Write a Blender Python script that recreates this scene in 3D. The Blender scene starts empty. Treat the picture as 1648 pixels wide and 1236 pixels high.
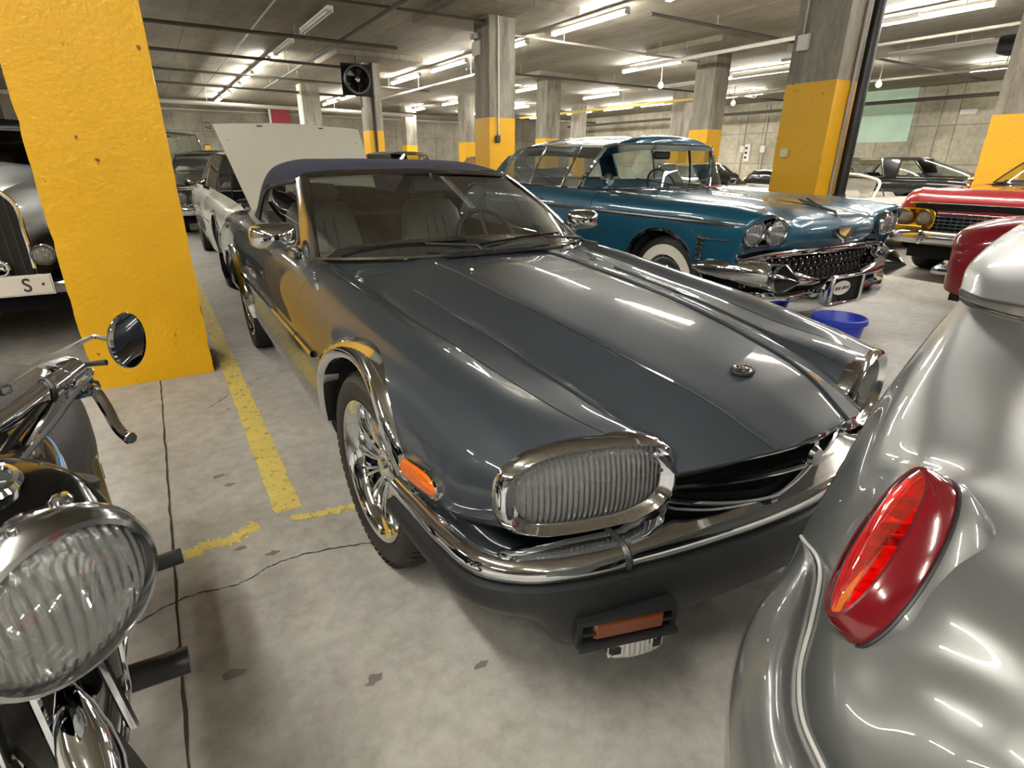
import bpy, math, random
import numpy as np
from mathutils import Vector, Matrix, noise
random.seed(5)
SC = bpy.context.scene
COL = SC.collection
PI = math.pi

# ---------------------------------------------------------------- camera, world, exposure
cam = bpy.data.cameras.new('camera')
cam.sensor_width = 36.0
cam.sensor_fit = 'HORIZONTAL'
cam.lens = 36.0 * 890 / 1648
cam.clip_start = 0.02
cam.clip_end = 200
CAM = bpy.data.objects.new('camera', cam)
COL.objects.link(CAM)
PIT, ROL, AZ = math.radians(21.78), math.radians(0.50), math.radians(31.83)
_Fh = Vector((math.sin(AZ), math.cos(AZ), 0)); _Rh = Vector((math.cos(AZ), -math.sin(AZ), 0)); _Z = Vector((0, 0, 1))
_F = _Fh * math.cos(PIT) - _Z * math.sin(PIT); _U = _Fh * math.sin(PIT) + _Z * math.cos(PIT)
_R2 = _Rh * math.cos(ROL) + _U * math.sin(ROL); _U2 = -_Rh * math.sin(ROL) + _U * math.cos(ROL)
m = Matrix((_R2, _U2, -_F)).transposed().to_4x4(); m.translation = (0, 0, 1.22)
CAM.matrix_world = m
SC.camera = CAM
world = bpy.data.worlds.new('world'); SC.world = world; world.use_nodes = True
world.node_tree.nodes['Background'].inputs[0].default_value = (0.5, 0.5, 0.5, 1)
world.node_tree.nodes['Background'].inputs[1].default_value = 0.3
SC.view_settings.view_transform = 'Standard'
SC.view_settings.look = 'None'
SC.view_settings.gamma = 1
SC.view_settings.use_curve_mapping = False
SC.view_settings.exposure = 1.62
TUBE = 60.0         # strength of every lit fluorescent tube
try:
    SC.cycles.max_bounces = 8; SC.cycles.diffuse_bounces = 4; SC.cycles.glossy_bounces = 5
    SC.cycles.transparent_max_bounces = 12; SC.cycles.caustics_reflective = False; SC.cycles.caustics_refractive = False
    SC.cycles.sample_clamp_indirect = 4.0
except Exception:
    pass

# ---------------------------------------------------------------- materials
MATS = {}
def srgb(h):
    if isinstance(h, str):
        h = h.lstrip('#'); c = [int(h[i:i+2], 16) / 255 for i in (0, 2, 4)]
    else:
        c = h
    return tuple((v / 12.92 if v <= .04045 else ((v + .055) / 1.055) ** 2.4) for v in c) + (1,)
def mat(name, col, rough=.5, metal=0., coat=0., spec=.5, emit=0., trans=0., ior=1.45, noisy=None, bump=None, alpha=1., coat_rough=.03):
    """noisy=(scale, amount) varies the colour; bump=(scale, strength)"""
    if name in MATS: return MATS[name]
    M = bpy.data.materials.new(name); M.use_nodes = True
    nt = M.node_tree; b = nt.nodes['Principled BSDF']
    c = srgb(col)
    b.inputs['Base Color'].default_value = c
    b.inputs['Roughness'].default_value = rough
    b.inputs['Metallic'].default_value = metal
    b.inputs['Coat Weight'].default_value = coat
    b.inputs['Coat Roughness'].default_value = coat_rough
    b.inputs['Specular IOR Level'].default_value = spec
    b.inputs['Transmission Weight'].default_value = trans
    b.inputs['IOR'].default_value = ior
    b.inputs['Alpha'].default_value = alpha
    if emit:
        b.inputs['Emission Color'].default_value = c
        b.inputs['Emission Strength'].default_value = emit
    tc = None
    if noisy or bump:
        tc = nt.nodes.new('ShaderNodeTexCoord')
    if noisy:
        n = nt.nodes.new('ShaderNodeTexNoise'); n.inputs['Scale'].default_value = noisy[0]; n.inputs['Detail'].default_value = 6
        n.inputs['Roughness'].default_value = .65
        nt.links.new(tc.outputs['Object'], n.inputs['Vector'])
        r = nt.nodes.new('ShaderNodeMapRange'); r.inputs['From Min'].default_value = .3; r.inputs['From Max'].default_value = .7
        r.inputs['To Min'].default_value = 1 - noisy[1]; r.inputs['To Max'].default_value = 1 + noisy[1] * .6
        nt.links.new(n.outputs['Fac'], r.inputs['Value'])
        x = nt.nodes.new('ShaderNodeVectorMath'); x.operation = 'SCALE'; x.inputs[0].default_value = c[:3]
        nt.links.new(r.outputs[0], x.inputs['Scale']); nt.links.new(x.outputs[0], b.inputs['Base Color'])
    if bump:
        n = nt.nodes.new('ShaderNodeTexNoise'); n.inputs['Scale'].default_value = bump[0]; n.inputs['Detail'].default_value = 5
        nt.links.new(tc.outputs['Object'], n.inputs['Vector'])
        bp = nt.nodes.new('ShaderNodeBump'); bp.inputs['Strength'].default_value = bump[1]; bp.inputs['Distance'].default_value = .01
        nt.links.new(n.outputs['Fac'], bp.inputs['Height']); nt.links.new(bp.outputs[0], b.inputs['Normal'])
    MATS[name] = M
    return M
def glassmat(name, tint=(.75, .8, .8), refl=.9, alpha=.35):
    """thin window glass: clear film with a glossy reflection, seen from both sides alike"""
    if name in MATS: return MATS[name]
    M = bpy.data.materials.new(name); M.use_nodes = True
    nt = M.node_tree; nt.nodes.clear()
    o = nt.nodes.new('ShaderNodeOutputMaterial'); t = nt.nodes.new('ShaderNodeBsdfTransparent'); g = nt.nodes.new('ShaderNodeBsdfGlossy')
    t.inputs[0].default_value = (*tint, 1); g.inputs['Roughness'].default_value = .01; g.inputs[0].default_value = (1, 1, 1, 1)
    f = nt.nodes.new('ShaderNodeFresnel'); f.inputs[0].default_value = 1.6
    k = nt.nodes.new('ShaderNodeMath'); k.operation = 'MULTIPLY'; k.inputs[1].default_value = refl; k.use_clamp = True
    mx = nt.nodes.new('ShaderNodeMixShader')
    nt.links.new(f.outputs[0], k.inputs[0]); nt.links.new(k.outputs[0], mx.inputs[0])
    nt.links.new(t.outputs[0], mx.inputs[1]); nt.links.new(g.outputs[0], mx.inputs[2]); nt.links.new(mx.outputs[0], o.inputs[0])
    MATS[name] = M
    return M
def paint(name, col, metal=.0, rough=.35, flake=0, spec=.3):
    M = mat(name, col, rough=rough, metal=metal, coat=1.0, spec=spec, coat_rough=.02)
    if flake and not M.get('fl'):
        M['fl'] = 1
        nt = M.node_tree; b = nt.nodes['Principled BSDF']
        tc = nt.nodes.new('ShaderNodeTexCoord'); n = nt.nodes.new('ShaderNodeTexNoise'); n.inputs['Scale'].default_value = 900
        bp = nt.nodes.new('ShaderNodeBump'); bp.inputs['Strength'].default_value = flake; bp.inputs['Distance'].default_value = .001
        nt.links.new(tc.outputs['Object'], n.inputs['Vector']); nt.links.new(n.outputs['Fac'], bp.inputs['Height'])
        nt.links.new(bp.outputs[0], b.inputs['Normal'])
    return M
CHROME = mat('chrome', '#e2e5ea', rough=.05, metal=1)
CHROMED = mat('chrome_worn', '#b4b6b8', rough=.16, metal=1)
RUBBER = mat('rubber', '#232019', rough=.62, noisy=(9, .25), bump=(60, .2))
BLACKP = mat('black_plastic', '#1c1d1e', rough=.42, noisy=(14, .15))
BLACKG = mat('black_gloss', '#0b0b0c', rough=.15, coat=1)
DARK = mat('dark_void', '#0a0a0a', rough=.9)
CLEAR = glassmat('clear_lens', (.93, .94, .94), .8)
GLASS = glassmat('window_glass', (.90, .94, .92), .5)
GLASSD = glassmat('dark_glass', (.4, .43, .42), 1.0)
AMBER = mat('amber_plastic', '#e06a10', rough=.2, coat=1, noisy=(200, .3))
AMBERD = mat('amber_plastic_dark', '#7a3a12', rough=.25, coat=1)
WHITEWALL = mat('whitewall_rubber', '#d8d2c0', rough=.6)

# ---------------------------------------------------------------- mesh helpers
def mesh_obj(name, verts, faces, material=None, parent=None, smooth=True, loc=None, rot=None, angle=None, **props):
    me = bpy.data.meshes.new(name)
    me.from_pydata([tuple(map(float, v)) for v in verts], [], faces)
    me.validate(verbose=False)
    if smooth:
        me.shade_smooth() if angle is None else None
    if angle is not None:
        me.shade_smooth()
        try: me.set_sharp_from_angle(angle=math.radians(angle))
        except Exception: pass
    if material is not None: me.materials.append(material)
    o = bpy.data.objects.new(name, me); COL.objects.link(o)
    if parent is not None: o.parent = parent
    if loc is not None: o.location = loc
    if rot is not None: o.rotation_euler = rot
    for k, v in props.items(): o[k] = v
    return o
class MB:
    """collects shapes into one mesh"""
    def __init__(s): s.v = []; s.f = []
    def add(s, vs, fs):
        n = len(s.v); s.v += [tuple(map(float, v)) for v in vs]; s.f += [tuple(i + n for i in f) for f in fs]; return s
    def box(s, c, d, rz=0, bev=0, M=None):
        x, y, z = d[0] / 2, d[1] / 2, d[2] / 2
        b = min(bev, x * .95, y * .95, z * .95)
        if b <= 0:
            vs = [(i, j, k) for k in (-z, z) for j in (-y, y) for i in (-x, x)]
            fs = [(0, 2, 3, 1), (4, 5, 7, 6), (0, 1, 5, 4), (2, 6, 7, 3), (0, 4, 6, 2), (1, 3, 7, 5)]
        else:
            vs = []; fs = []
            for sz in (-1, 1):
                pass
            vs = []
            idx = {}
            for i in (-1, 1):
                for j in (-1, 1):
                    for k in (-1, 1):
                        for a in range(3):
                            p = [i * (x - b), j * (y - b), k * (z - b)]
                            p[a] = (i * x, j * y, k * z)[a]
                            idx[(i, j, k, a)] = len(vs); vs.append(tuple(p))
            q = lambda *L: fs.append(tuple(idx[l] for l in L))
            for sg in (-1, 1):
                for a, (u, w) in enumerate(((1, 2), (0, 2), (0, 1))):
                    def key(cu, cw):
                        t = [0, 0, 0]; t[a] = sg; t[u] = cu; t[w] = cw; return (t[0], t[1], t[2], a)
                    L = [key(-1, -1), key(1, -1), key(1, 1), key(-1, 1)]
                    if (sg > 0) == (a == 1): L.reverse()
                    q(*L)
            for a, (u, w) in enumerate(((1, 2), (0, 2), (0, 1))):     # edges along axis a
                for cu in (-1, 1):
                    for cw in (-1, 1):
                        def k2(e, ax):
                            t = [0, 0, 0]; t[a] = e; t[u] = cu; t[w] = cw; return (t[0], t[1], t[2], ax)
                        q(k2(-1, u), k2(1, u), k2(1, w), k2(-1, w))
            for i in (-1, 1):
                for j in (-1, 1):
                    for k in (-1, 1):
                        q((i, j, k, 0), (i, j, k, 1), (i, j, k, 2))
        R = Matrix.Rotation(rz, 3, 'Z') if M is None else M
        return s.add([R @ Vector(v) + Vector(c) for v in vs], fs)
    def tube(s, pts, r, n=8, caps=True, closed=False):
        """r: number or list per point"""
        pts = [Vector(p) for p in pts]; N = len(pts)
        rr = r if isinstance(r, (list, tuple)) else [r] * N
        vs = []; up = None
        for i, p in enumerate(pts):
            if closed: t = pts[(i + 1) % N] - pts[i - 1]
            else: t = pts[min(i + 1, N - 1)] - pts[max(i - 1, 0)]
            t = t.normalized() if t.length > 1e-9 else Vector((0, 0, 1))
            if up is None:
                a = Vector((0, 0, 1)) if abs(t.z) < .9 else Vector((1, 0, 0))
                up = (a - t * a.dot(t)).normalized()
            else:
                up = (up - t * up.dot(t)); up = up.normalized() if up.length > 1e-6 else t.orthogonal().normalized()
            w = t.cross(up)
            for k in range(n):
                a = 2 * PI * k / n; vs.append(p + (up * math.cos(a) + w * math.sin(a)) * rr[i])
        fs = []
        for i in range(N if closed else N - 1):
            for k in range(n):
                a = i * n + k; b = i * n + (k + 1) % n; j = (i + 1) % N
                fs.append((a, b, j * n + (k + 1) % n, j * n + k))
        if caps and not closed:
            fs.append(tuple(range(n))[::-1]); fs.append(tuple((N - 1) * n + k for k in range(n)))
        return s.add(vs, fs)
    def lathe(s, prof, c=(0, 0, 0), ax=(0, 0, 1), n=32, closed=False, a0=0, a1=2 * PI):
        """prof: list of (r, h) about axis ax through c"""
        ax = Vector(ax).normalized(); u = ax.orthogonal().normalized() if abs(ax.z) < .95 else Vector((1, 0, 0))
        u = (u - ax * u.dot(ax)).normalized(); w = ax.cross(u); c = Vector(c)
        full = abs(a1 - a0 - 2 * PI) < 1e-6; m_ = n if full else n + 1
        vs = [c + ax * h + (u * math.cos(a0 + (a1 - a0) * k / n) + w * math.sin(a0 + (a1 - a0) * k / n)) * r for r, h in prof for k in range(m_)]
        fs = []; P = len(prof)
        for i in range(P if closed else P - 1):
            j = (i + 1) % P
            for k in range(n):
                k2 = (k + 1) % m_
                fs.append((i * m_ + k, i * m_ + k2, j * m_ + k2, j * m_ + k))
        return s.add(vs, fs)
    def disc(s, c, ax, r, n=24):
        return s.lathe([(r, 0), (1e-4, 0)], c, ax, n)
    def poly(s, pts): return s.add(pts, [tuple(range(len(pts)))])
    def prism(s, pts, d):
        """pts planar polygon, d extrusion vector"""
        n = len(pts); d = Vector(d); P = [Vector(p) for p in pts]
        return s.add(P + [p + d for p in P], [tuple(range(n))[::-1], tuple(range(n, 2 * n))] + [(i, (i + 1) % n, n + (i + 1) % n, n + i) for i in range(n)])
    def grid(s, G, closeu=False):
        """G: [rows][cols] of points"""
        R, K = len(G), len(G[0]); fs = []
        for i in range(R if closeu else R - 1):
            for k in range(K - 1):
                j = (i + 1) % R
                fs.append((i * K + k, j * K + k, j * K + k + 1, i * K + k + 1))
        return s.add([p for r in G for p in r], fs)
    def mirror(s, cx=0.):
        n = len(s.v); s.v += [(2 * cx - v[0], v[1], v[2]) for v in s.v]; s.f += [tuple(i + n for i in f[::-1]) for f in s.f]; return s
    def build(s, name, material, parent=None, smooth=True, angle=35, **k):
        return mesh_obj(name, s.v, s.f, material, parent, smooth=smooth, angle=angle if smooth else None, **k)
def thing(name, label, cat, loc=(0, 0, 0), rz=0, group=None):
    o = bpy.data.objects.new(name, None); COL.objects.link(o); o.empty_display_size = .2
    o.location = loc; o.rotation_euler = (0, 0, rz); o['label'] = label; o['category'] = cat
    if group: o['group'] = group
    return o
def tag(o, label, cat, group=None):
    o['label'] = label; o['category'] = cat
    if group: o['group'] = group
    return o
def dup(root, loc=None, rz=None, label=None, group=None):
    r = root.copy(); COL.objects.link(r)
    if loc is not None: r.location = loc
    if rz is not None: r.rotation_euler = (0, 0, rz)
    if label: r['label'] = label
    if group: r['group'] = group
    for ch in list(root.children):
        c = ch.copy(); COL.objects.link(c); c.parent = r
        for g in ch.children:
            d = g.copy(); COL.objects.link(d); d.parent = c
    return r

# ---- smooth interpolation of control nets, clipping by implicit functions
def cr(P, t):
    """Catmull-Rom through rows of P (n,...) at parameters t (0..n-1)"""
    P = np.asarray(P, float); n = len(P); t = np.asarray(t, float)
    i = np.clip(np.floor(t).astype(int), 0, n - 2); u = t - i
    g = lambda k: P[np.clip(k, 0, n - 1)]
    p1, p2 = g(i), g(i + 1)
    p0 = np.where((i - 1 < 0).reshape((-1,) + (1,) * (P.ndim - 1)), 2 * p1 - p2, g(i - 1))
    p3 = np.where((i + 2 > n - 1).reshape((-1,) + (1,) * (P.ndim - 1)), 2 * p2 - p1, g(i + 2))
    # non-uniform tangents (centripetal-ish, by chord length) keep the net from overshooting
    d = lambda a, b: np.maximum(np.sqrt(((a - b) ** 2).sum(-1, keepdims=True)), 1e-4)
    d0, d1, d2 = d(p0, p1), d(p1, p2), d(p2, p3)
    m1 = ((p1 - p0) / d0 * d1 + (p2 - p1) / d1 * d0) / (d0 + d1) * d1
    m2 = ((p2 - p1) / d1 * d2 + (p3 - p2) / d2 * d1) / (d1 + d2) * d1
    u = u.reshape((-1,) + (1,) * (P.ndim - 1))
    return (2 * u**3 - 3 * u**2 + 1) * p1 + (u**3 - 2 * u**2 + u) * m1 + (-2 * u**3 + 3 * u**2) * p2 + (u**3 - u**2) * m2
def net(P, nu, nv, crease=()):
    """P [stations][k][3] -> dense grid; nu/nv subdivisions per span; crease: k indices where the section has a corner"""
    P = np.asarray(P, float); S, K, _ = P.shape
    tu = np.linspace(0, S - 1, (S - 1) * nu + 1)
    A = cr(P, tu)                                    # (U,K,3)
    cuts = [0] + sorted(crease) + [K - 1]; outs = []
    for a, b in zip(cuts[:-1], cuts[1:]):
        if b <= a: continue
        seg = np.transpose(A[:, a:b + 1], (1, 0, 2))
        tv = np.linspace(0, b - a, (b - a) * nv + 1)
        o = np.transpose(cr(seg, tv), (1, 0, 2))
        outs.append(o if not outs else o[:, 1:])
    return np.concatenate(outs, 1)
def grid_mesh(G):
    R, K = G.shape[:2]; f = []
    for i in range(R - 1):
        for k in range(K - 1):
            f.append((i * K + k, i * K + k + 1, (i + 1) * K + k + 1, (i + 1) * K + k))
    return G.reshape(-1, 3).copy(), f
def normals(V, F):
    N = np.zeros_like(V)
    for f in F:
        a, b, c = V[f[0]], V[f[1]], V[f[2 if len(f) == 3 else -1]]
        n = np.cross(b - a, c - a) if len(f) == 3 else np.cross(V[f[2]] - V[f[0]], V[f[3 if len(f) > 3 else 1]] - V[f[1]])
        for i in f: N[i] += n
    return N / np.maximum(np.linalg.norm(N, axis=1, keepdims=True), 1e-12)
def clip(V, F, fn):
    """keep where fn(V) > 0; cut edges are placed exactly on the boundary"""
    V = np.asarray(V, float); g = np.asarray(fn(V), float)
    newV = []; m_ = {}; out = []; ec = {}
    def vi(i):
        if i not in m_: m_[i] = len(newV); newV.append(V[i])
        return m_[i]
    def ei(i, j):
        k = (min(i, j), max(i, j))
        if k not in ec:
            a, b = V[k[0]], V[k[1]]; ga, gb = g[k[0]], g[k[1]]; lo, hi = 0., 1.
            t = ga / (ga - gb) if abs(ga - gb) > 1e-12 else .5
            p = a + (b - a) * t
            ec[k] = len(newV); newV.append(p)
        return ec[k]
    for f in F:
        s = [g[i] > 0 for i in f]
        if all(s): out.append(tuple(vi(i) for i in f)); continue
        if not any(s): continue
        q = []
        for a in range(len(f)):
            i, j = f[a], f[(a + 1) % len(f)]
            if s[a]: q.append(vi(i))
            if s[a] != s[(a + 1) % len(f)]: q.append(ei(i, j))
        if len(q) >= 3: out.append(tuple(q))
    return np.array(newV) if newV else np.zeros((0, 3)), out
def solid(V, F, t):
    """give a sheet thickness t towards -normal, with rims, so panel edges and gaps read"""
    N = normals(V, F); n = len(V)
    V2 = np.concatenate([V, V - N * t]); F2 = list(F) + [tuple(i + n for i in f[::-1]) for f in F]
    cnt = {}
    for f in F:
        for a in range(len(f)):
            i, j = f[a], f[(a + 1) % len(f)]; cnt[(i, j)] = 1
    for (i, j) in cnt:
        if (j, i) not in cnt: F2.append((j, i, i + n, j + n))
    return V2, F2
def mir(V, F):
    V2 = V.copy(); V2[:, 0] *= -1; n = len(V)
    return np.concatenate([V, V2]), list(F) + [tuple(i + n for i in f[::-1]) for f in F]
def panel(name, VF, material, parent, t=.003, both=False, side=1, angle=40, **k):
    V, F = VF
    if len(V) == 0 or not F: return None
    if side < 0: V = V.copy(); V[:, 0] *= -1; F = [f[::-1] for f in F]
    if t: V, F = solid(V, F, t)
    if both: V, F = mir(V, F)
    return mesh_obj(name, V, F, material, parent, angle=angle, **k)
def seglerp(xs, ys):
    xs = np.array(xs, float); ys = np.array(ys, float)
    return lambda x: np.interp(x, xs, ys)
def spline(pts, n=8, closed=False):
    P = [list(p) for p in pts]
    if closed: P = P[-2:] + P + P[:3]
    t = np.linspace(0, len(P) - 1, (len(P) - 1) * n + 1)
    if closed: t = np.linspace(2, len(P) - 3, (len(P) - 5) * n + 1)[:-1]
    return [Vector(p) for p in cr(np.array(P), t)]
def text(body, size, material, parent, loc, rot=None, M=None, name='lettering', ext=.001, align='CENTER', sx=1, label=None, bold=0):
    cu = bpy.data.curves.new(name, 'FONT'); cu.body = body; cu.size = size; cu.extrude = ext; cu.offset = bold
    cu.align_x = align; cu.align_y = 'CENTER'
    o = bpy.data.objects.new(name, cu)
    cu.materials.append(material)
    COL.objects.link(o)
    dg = bpy.context.evaluated_depsgraph_get(); me = bpy.data.meshes.new_from_object(o.evaluated_get(dg)); me.name = name
    COL.objects.unlink(o); bpy.data.objects.remove(o)
    q = bpy.data.objects.new(name, me); COL.objects.link(q)
    q.parent = parent; q.location = loc
    if M is not None: q.rotation_euler = M.to_euler()
    elif rot: q.rotation_euler = rot
    q.scale = (sx, 1, 1)
    if label: q['label'] = label
    return q
# ---------------------------------------------------------------- room materials
def concrete(name, base, dark, scale=1.2, lines=None, bump=.25, rough=.75, streak=False, lcol=.55):
    M = bpy.data.materials.new(name); M.use_nodes = True; nt = M.node_tree; b = nt.nodes['Principled BSDF']; L = nt.links
    b.inputs['Roughness'].default_value = rough
    geo = nt.nodes.new('ShaderNodeNewGeometry')
    class tc: outputs = {'Object': geo.outputs['Position']}
    n1 = nt.nodes.new('ShaderNodeTexNoise'); n1.inputs['Scale'].default_value = scale; n1.inputs['Detail'].default_value = 9; n1.inputs['Roughness'].default_value = .65
    n2 = nt.nodes.new('ShaderNodeTexNoise'); n2.inputs['Scale'].default_value = scale * 14; n2.inputs['Detail'].default_value = 7; n2.inputs['Roughness'].default_value = .7
    mp = nt.nodes.new('ShaderNodeMapping')
    if streak: mp.inputs['Scale'].default_value = streak
    L.new(tc.outputs['Object'], mp.inputs[0]); L.new(mp.outputs[0], n1.inputs['Vector']); L.new(mp.outputs[0], n2.inputs['Vector'])
    cr_ = nt.nodes.new('ShaderNodeValToRGB'); cr_.color_ramp.elements[0].position = .34; cr_.color_ramp.elements[1].position = .66
    cr_.color_ramp.elements[0].color = srgb(dark); cr_.color_ramp.elements[1].color = srgb(base)
    L.new(n1.outputs['Fac'], cr_.inputs[0])
    mx = nt.nodes.new('ShaderNodeMix'); mx.data_type = 'RGBA'; mx.blend_type = 'MULTIPLY'; mx.inputs[0].default_value = .5
    c2 = nt.nodes.new('ShaderNodeValToRGB'); c2.color_ramp.elements[0].position = .3; c2.color_ramp.elements[1].position = .62
    c2.color_ramp.elements[0].color = (.42, .4, .37, 1); c2.color_ramp.elements[1].color = (1, 1, 1, 1)
    L.new(n2.outputs['Fac'], c2.inputs[0]); L.new(cr_.outputs[0], mx.inputs[6]); L.new(c2.outputs[0], mx.inputs[7])
    out = mx.outputs[2]; hsrc = n2.outputs['Fac']
    if lines:
        # formwork joints: u,v picked from object space; lines=(axis_u, axis_v, size_u, size_v, width)
        sx = nt.nodes.new('ShaderNodeSeparateXYZ'); L.new(tc.outputs['Object'], sx.inputs[0]); ms = []
        for ax, size in ((lines[0], lines[2]), (lines[1], lines[3])):
            if not size: continue
            a = nt.nodes.new('ShaderNodeMath'); a.operation = 'PINGPONG'; a.inputs[1].default_value = size / 2
            L.new(sx.outputs[ax], a.inputs[0])
            g = nt.nodes.new('ShaderNodeMath'); g.operation = 'LESS_THAN'; g.inputs[1].default_value = lines[4]; L.new(a.outputs[0], g.inputs[0]); ms.append(g)
        q = ms[0]
        if len(ms) > 1:
            q = nt.nodes.new('ShaderNodeMath'); q.operation = 'MAXIMUM'; L.new(ms[0].outputs[0], q.inputs[0]); L.new(ms[1].outputs[0], q.inputs[1])
        k = nt.nodes.new('ShaderNodeMath'); k.operation = 'MULTIPLY'; k.inputs[1].default_value = lcol; L.new(q.outputs[0], k.inputs[0])
        mm = nt.nodes.new('ShaderNodeMix'); mm.data_type = 'RGBA'; L.new(k.outputs[0], mm.inputs[0]); L.new(out, mm.inputs[6]); mm.inputs[7].default_value = srgb('#4b463d')
        out = mm.outputs[2]
    L.new(out, b.inputs['Base Color'])
    bp = nt.nodes.new('ShaderNodeBump'); bp.inputs['Strength'].default_value = bump; bp.inputs['Distance'].default_value = .01
    L.new(hsrc, bp.inputs['Height']); L.new(bp.outputs[0], b.inputs['Normal'])
    return M
FLOORM = concrete('floor_concrete', '#bcb8b0', '#9d9991', 1.1, rough=.55, bump=.12)
CEILM = concrete('ceiling_concrete', '#989080', '#6c6556', .5, lines=(0, 1, 1.25, 2.5, .012), streak=(1, .25, 1), rough=.85)
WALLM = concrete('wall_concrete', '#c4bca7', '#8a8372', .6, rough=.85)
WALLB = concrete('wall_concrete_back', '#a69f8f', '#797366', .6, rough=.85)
JOINTM = mat('joint_dark', '#5a5447', rough=.95)  # even dark brown of the open joints between wall panels
COLM = concrete('column_concrete', '#a59e90', '#736d61', 1.6, streak=(3, 3, .6), rough=.8)
def yellow_paint():
    M = mat('yellow_paint', '#dba50a', rough=.42, noisy=(1.2, .08), bump=(42, .55))
    nt = M.node_tree; b = nt.nodes['Principled BSDF']; L = nt.links
    tc = nt.nodes.new('ShaderNodeTexCoord'); v = nt.nodes.new('ShaderNodeTexNoise'); v.inputs['Scale'].default_value = 17; v.inputs['Detail'].default_value = 5
    L.new(tc.outputs['Object'], v.inputs['Vector'])
    r = nt.nodes.new('ShaderNodeValToRGB'); r.color_ramp.elements[0].position = .27; r.color_ramp.elements[1].position = .31
    r.color_ramp.elements[0].color = (.25, .14, .01, 1); r.color_ramp.elements[1].color = (1, 1, 1, 1); L.new(v.outputs['Fac'], r.inputs[0])
    src = b.inputs['Base Color'].links[0].from_socket
    mx = nt.nodes.new('ShaderNodeMix'); mx.data_type = 'RGBA'; mx.blend_type = 'MULTIPLY'; mx.inputs[0].default_value = 1
    L.new(src, mx.inputs[6]); L.new(r.outputs[0], mx.inputs[7]); L.new(mx.outputs[2], b.inputs['Base Color'])
    return M
YEL = yellow_paint()
def line_paint():
    M = mat('yellow_line_paint', '#d2bd66', rough=.6, noisy=(5, .14))
    nt = M.node_tree; b = nt.nodes['Principled BSDF']; L = nt.links
    tc = nt.nodes.new('ShaderNodeTexCoord'); v = nt.nodes.new('ShaderNodeTexNoise'); v.inputs['Scale'].default_value = 26; v.inputs['Detail'].default_value = 8; v.inputs['Roughness'].default_value = .75
    L.new(tc.outputs['Object'], v.inputs['Vector'])
    r = nt.nodes.new('ShaderNodeValToRGB'); r.color_ramp.elements[0].position = .33; r.color_ramp.elements[1].position = .45
    L.new(v.outputs['Fac'], r.inputs[0]); L.new(r.outputs[0], b.inputs['Alpha'])
    return M
LINEM = line_paint()
TUBEM = mat('lit_tube', '#fffdf5', rough=.4, emit=TUBE)
WHITEM = mat('white_enamel', '#cfccc4', rough=.45)
PIPEM = mat('galvanised_pipe', '#9d978b', rough=.5, metal=.3)
PIPED = mat('dark_pipe', '#3f3a33', rough=.6)
REDM = mat('red_enamel', '#8e1c22', rough=.4)
def struct(o): o['kind'] = 'structure'; return o
CZ = 3.85
HZ = (5.6, 3.3, 3.62)
X0, X1, Y0, Y1 = -13., 24., -12., 33.6
# ---------------------------------------------------------------- floor, ceiling, walls
fl = struct(MB().box(((X0 + X1) / 2, (Y0 + Y1) / 2, -.1), (X1 - X0, Y1 - Y0, .2)).build('floor', FLOORM, smooth=False))
ce = struct(MB().box(((X0 + X1) / 2, (Y0 + Y1) / 2, CZ + .15), (X1 - X0, Y1 - Y0, .3)).build('ceiling', CEILM, smooth=False))
wr = struct(MB().box((X1 + .15, (Y0 + Y1) / 2, CZ / 2), (.3, Y1 - Y0 + .6, CZ)).build('wall_right', WALLM, smooth=False))
wl = struct(MB().box((X0 - .15, (Y0 + Y1) / 2, CZ / 2), (.3, Y1 - Y0 + .6, CZ)).build('wall_left', WALLM, smooth=False))
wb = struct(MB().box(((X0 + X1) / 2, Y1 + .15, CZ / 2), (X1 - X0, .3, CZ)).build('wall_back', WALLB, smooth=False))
wf = struct(MB().box(((X0 + X1) / 2, Y0 - .15, CZ / 2), (X1 - X0, .3, CZ)).build('wall_front', WALLB, smooth=False))
# formwork panels cast into the walls: each a slab standing slightly proud, joints left open
pr = MB().box((0, 0, 0), (.02, 1.235, 1.265), bev=.004).build('panel', WALLM, wr, smooth=False); first = True
for i in range(int((Y1 - 4) / 1.25) + 1):
    for k in range(3):
        y, z = Y1 - .62 - i * 1.25, .64 + 1.28 * k
        if y < 4: continue
        o = pr if first else pr.copy()
        if not first: COL.objects.link(o)
        first = False; o.location = (X1 - .008 + .003 * ((i * 7 + k * 3) % 3 - 1), y, z)
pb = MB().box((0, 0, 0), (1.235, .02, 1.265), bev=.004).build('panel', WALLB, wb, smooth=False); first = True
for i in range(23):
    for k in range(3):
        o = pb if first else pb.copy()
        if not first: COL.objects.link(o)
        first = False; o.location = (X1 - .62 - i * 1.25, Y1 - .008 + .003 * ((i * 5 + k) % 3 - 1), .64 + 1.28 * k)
wr.data.materials[0] = JOINTM; wb.data.materials[0] = JOINTM
MB().box((X1 - .022, 12.25, 3.0), (.012, 1.95, 1.86)).build('painted_patch', mat('mint_paint', '#b9d6c0', rough=.7, noisy=(1.5, .12)), wr, smooth=False, label='pale mint green painted rectangle')
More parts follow.
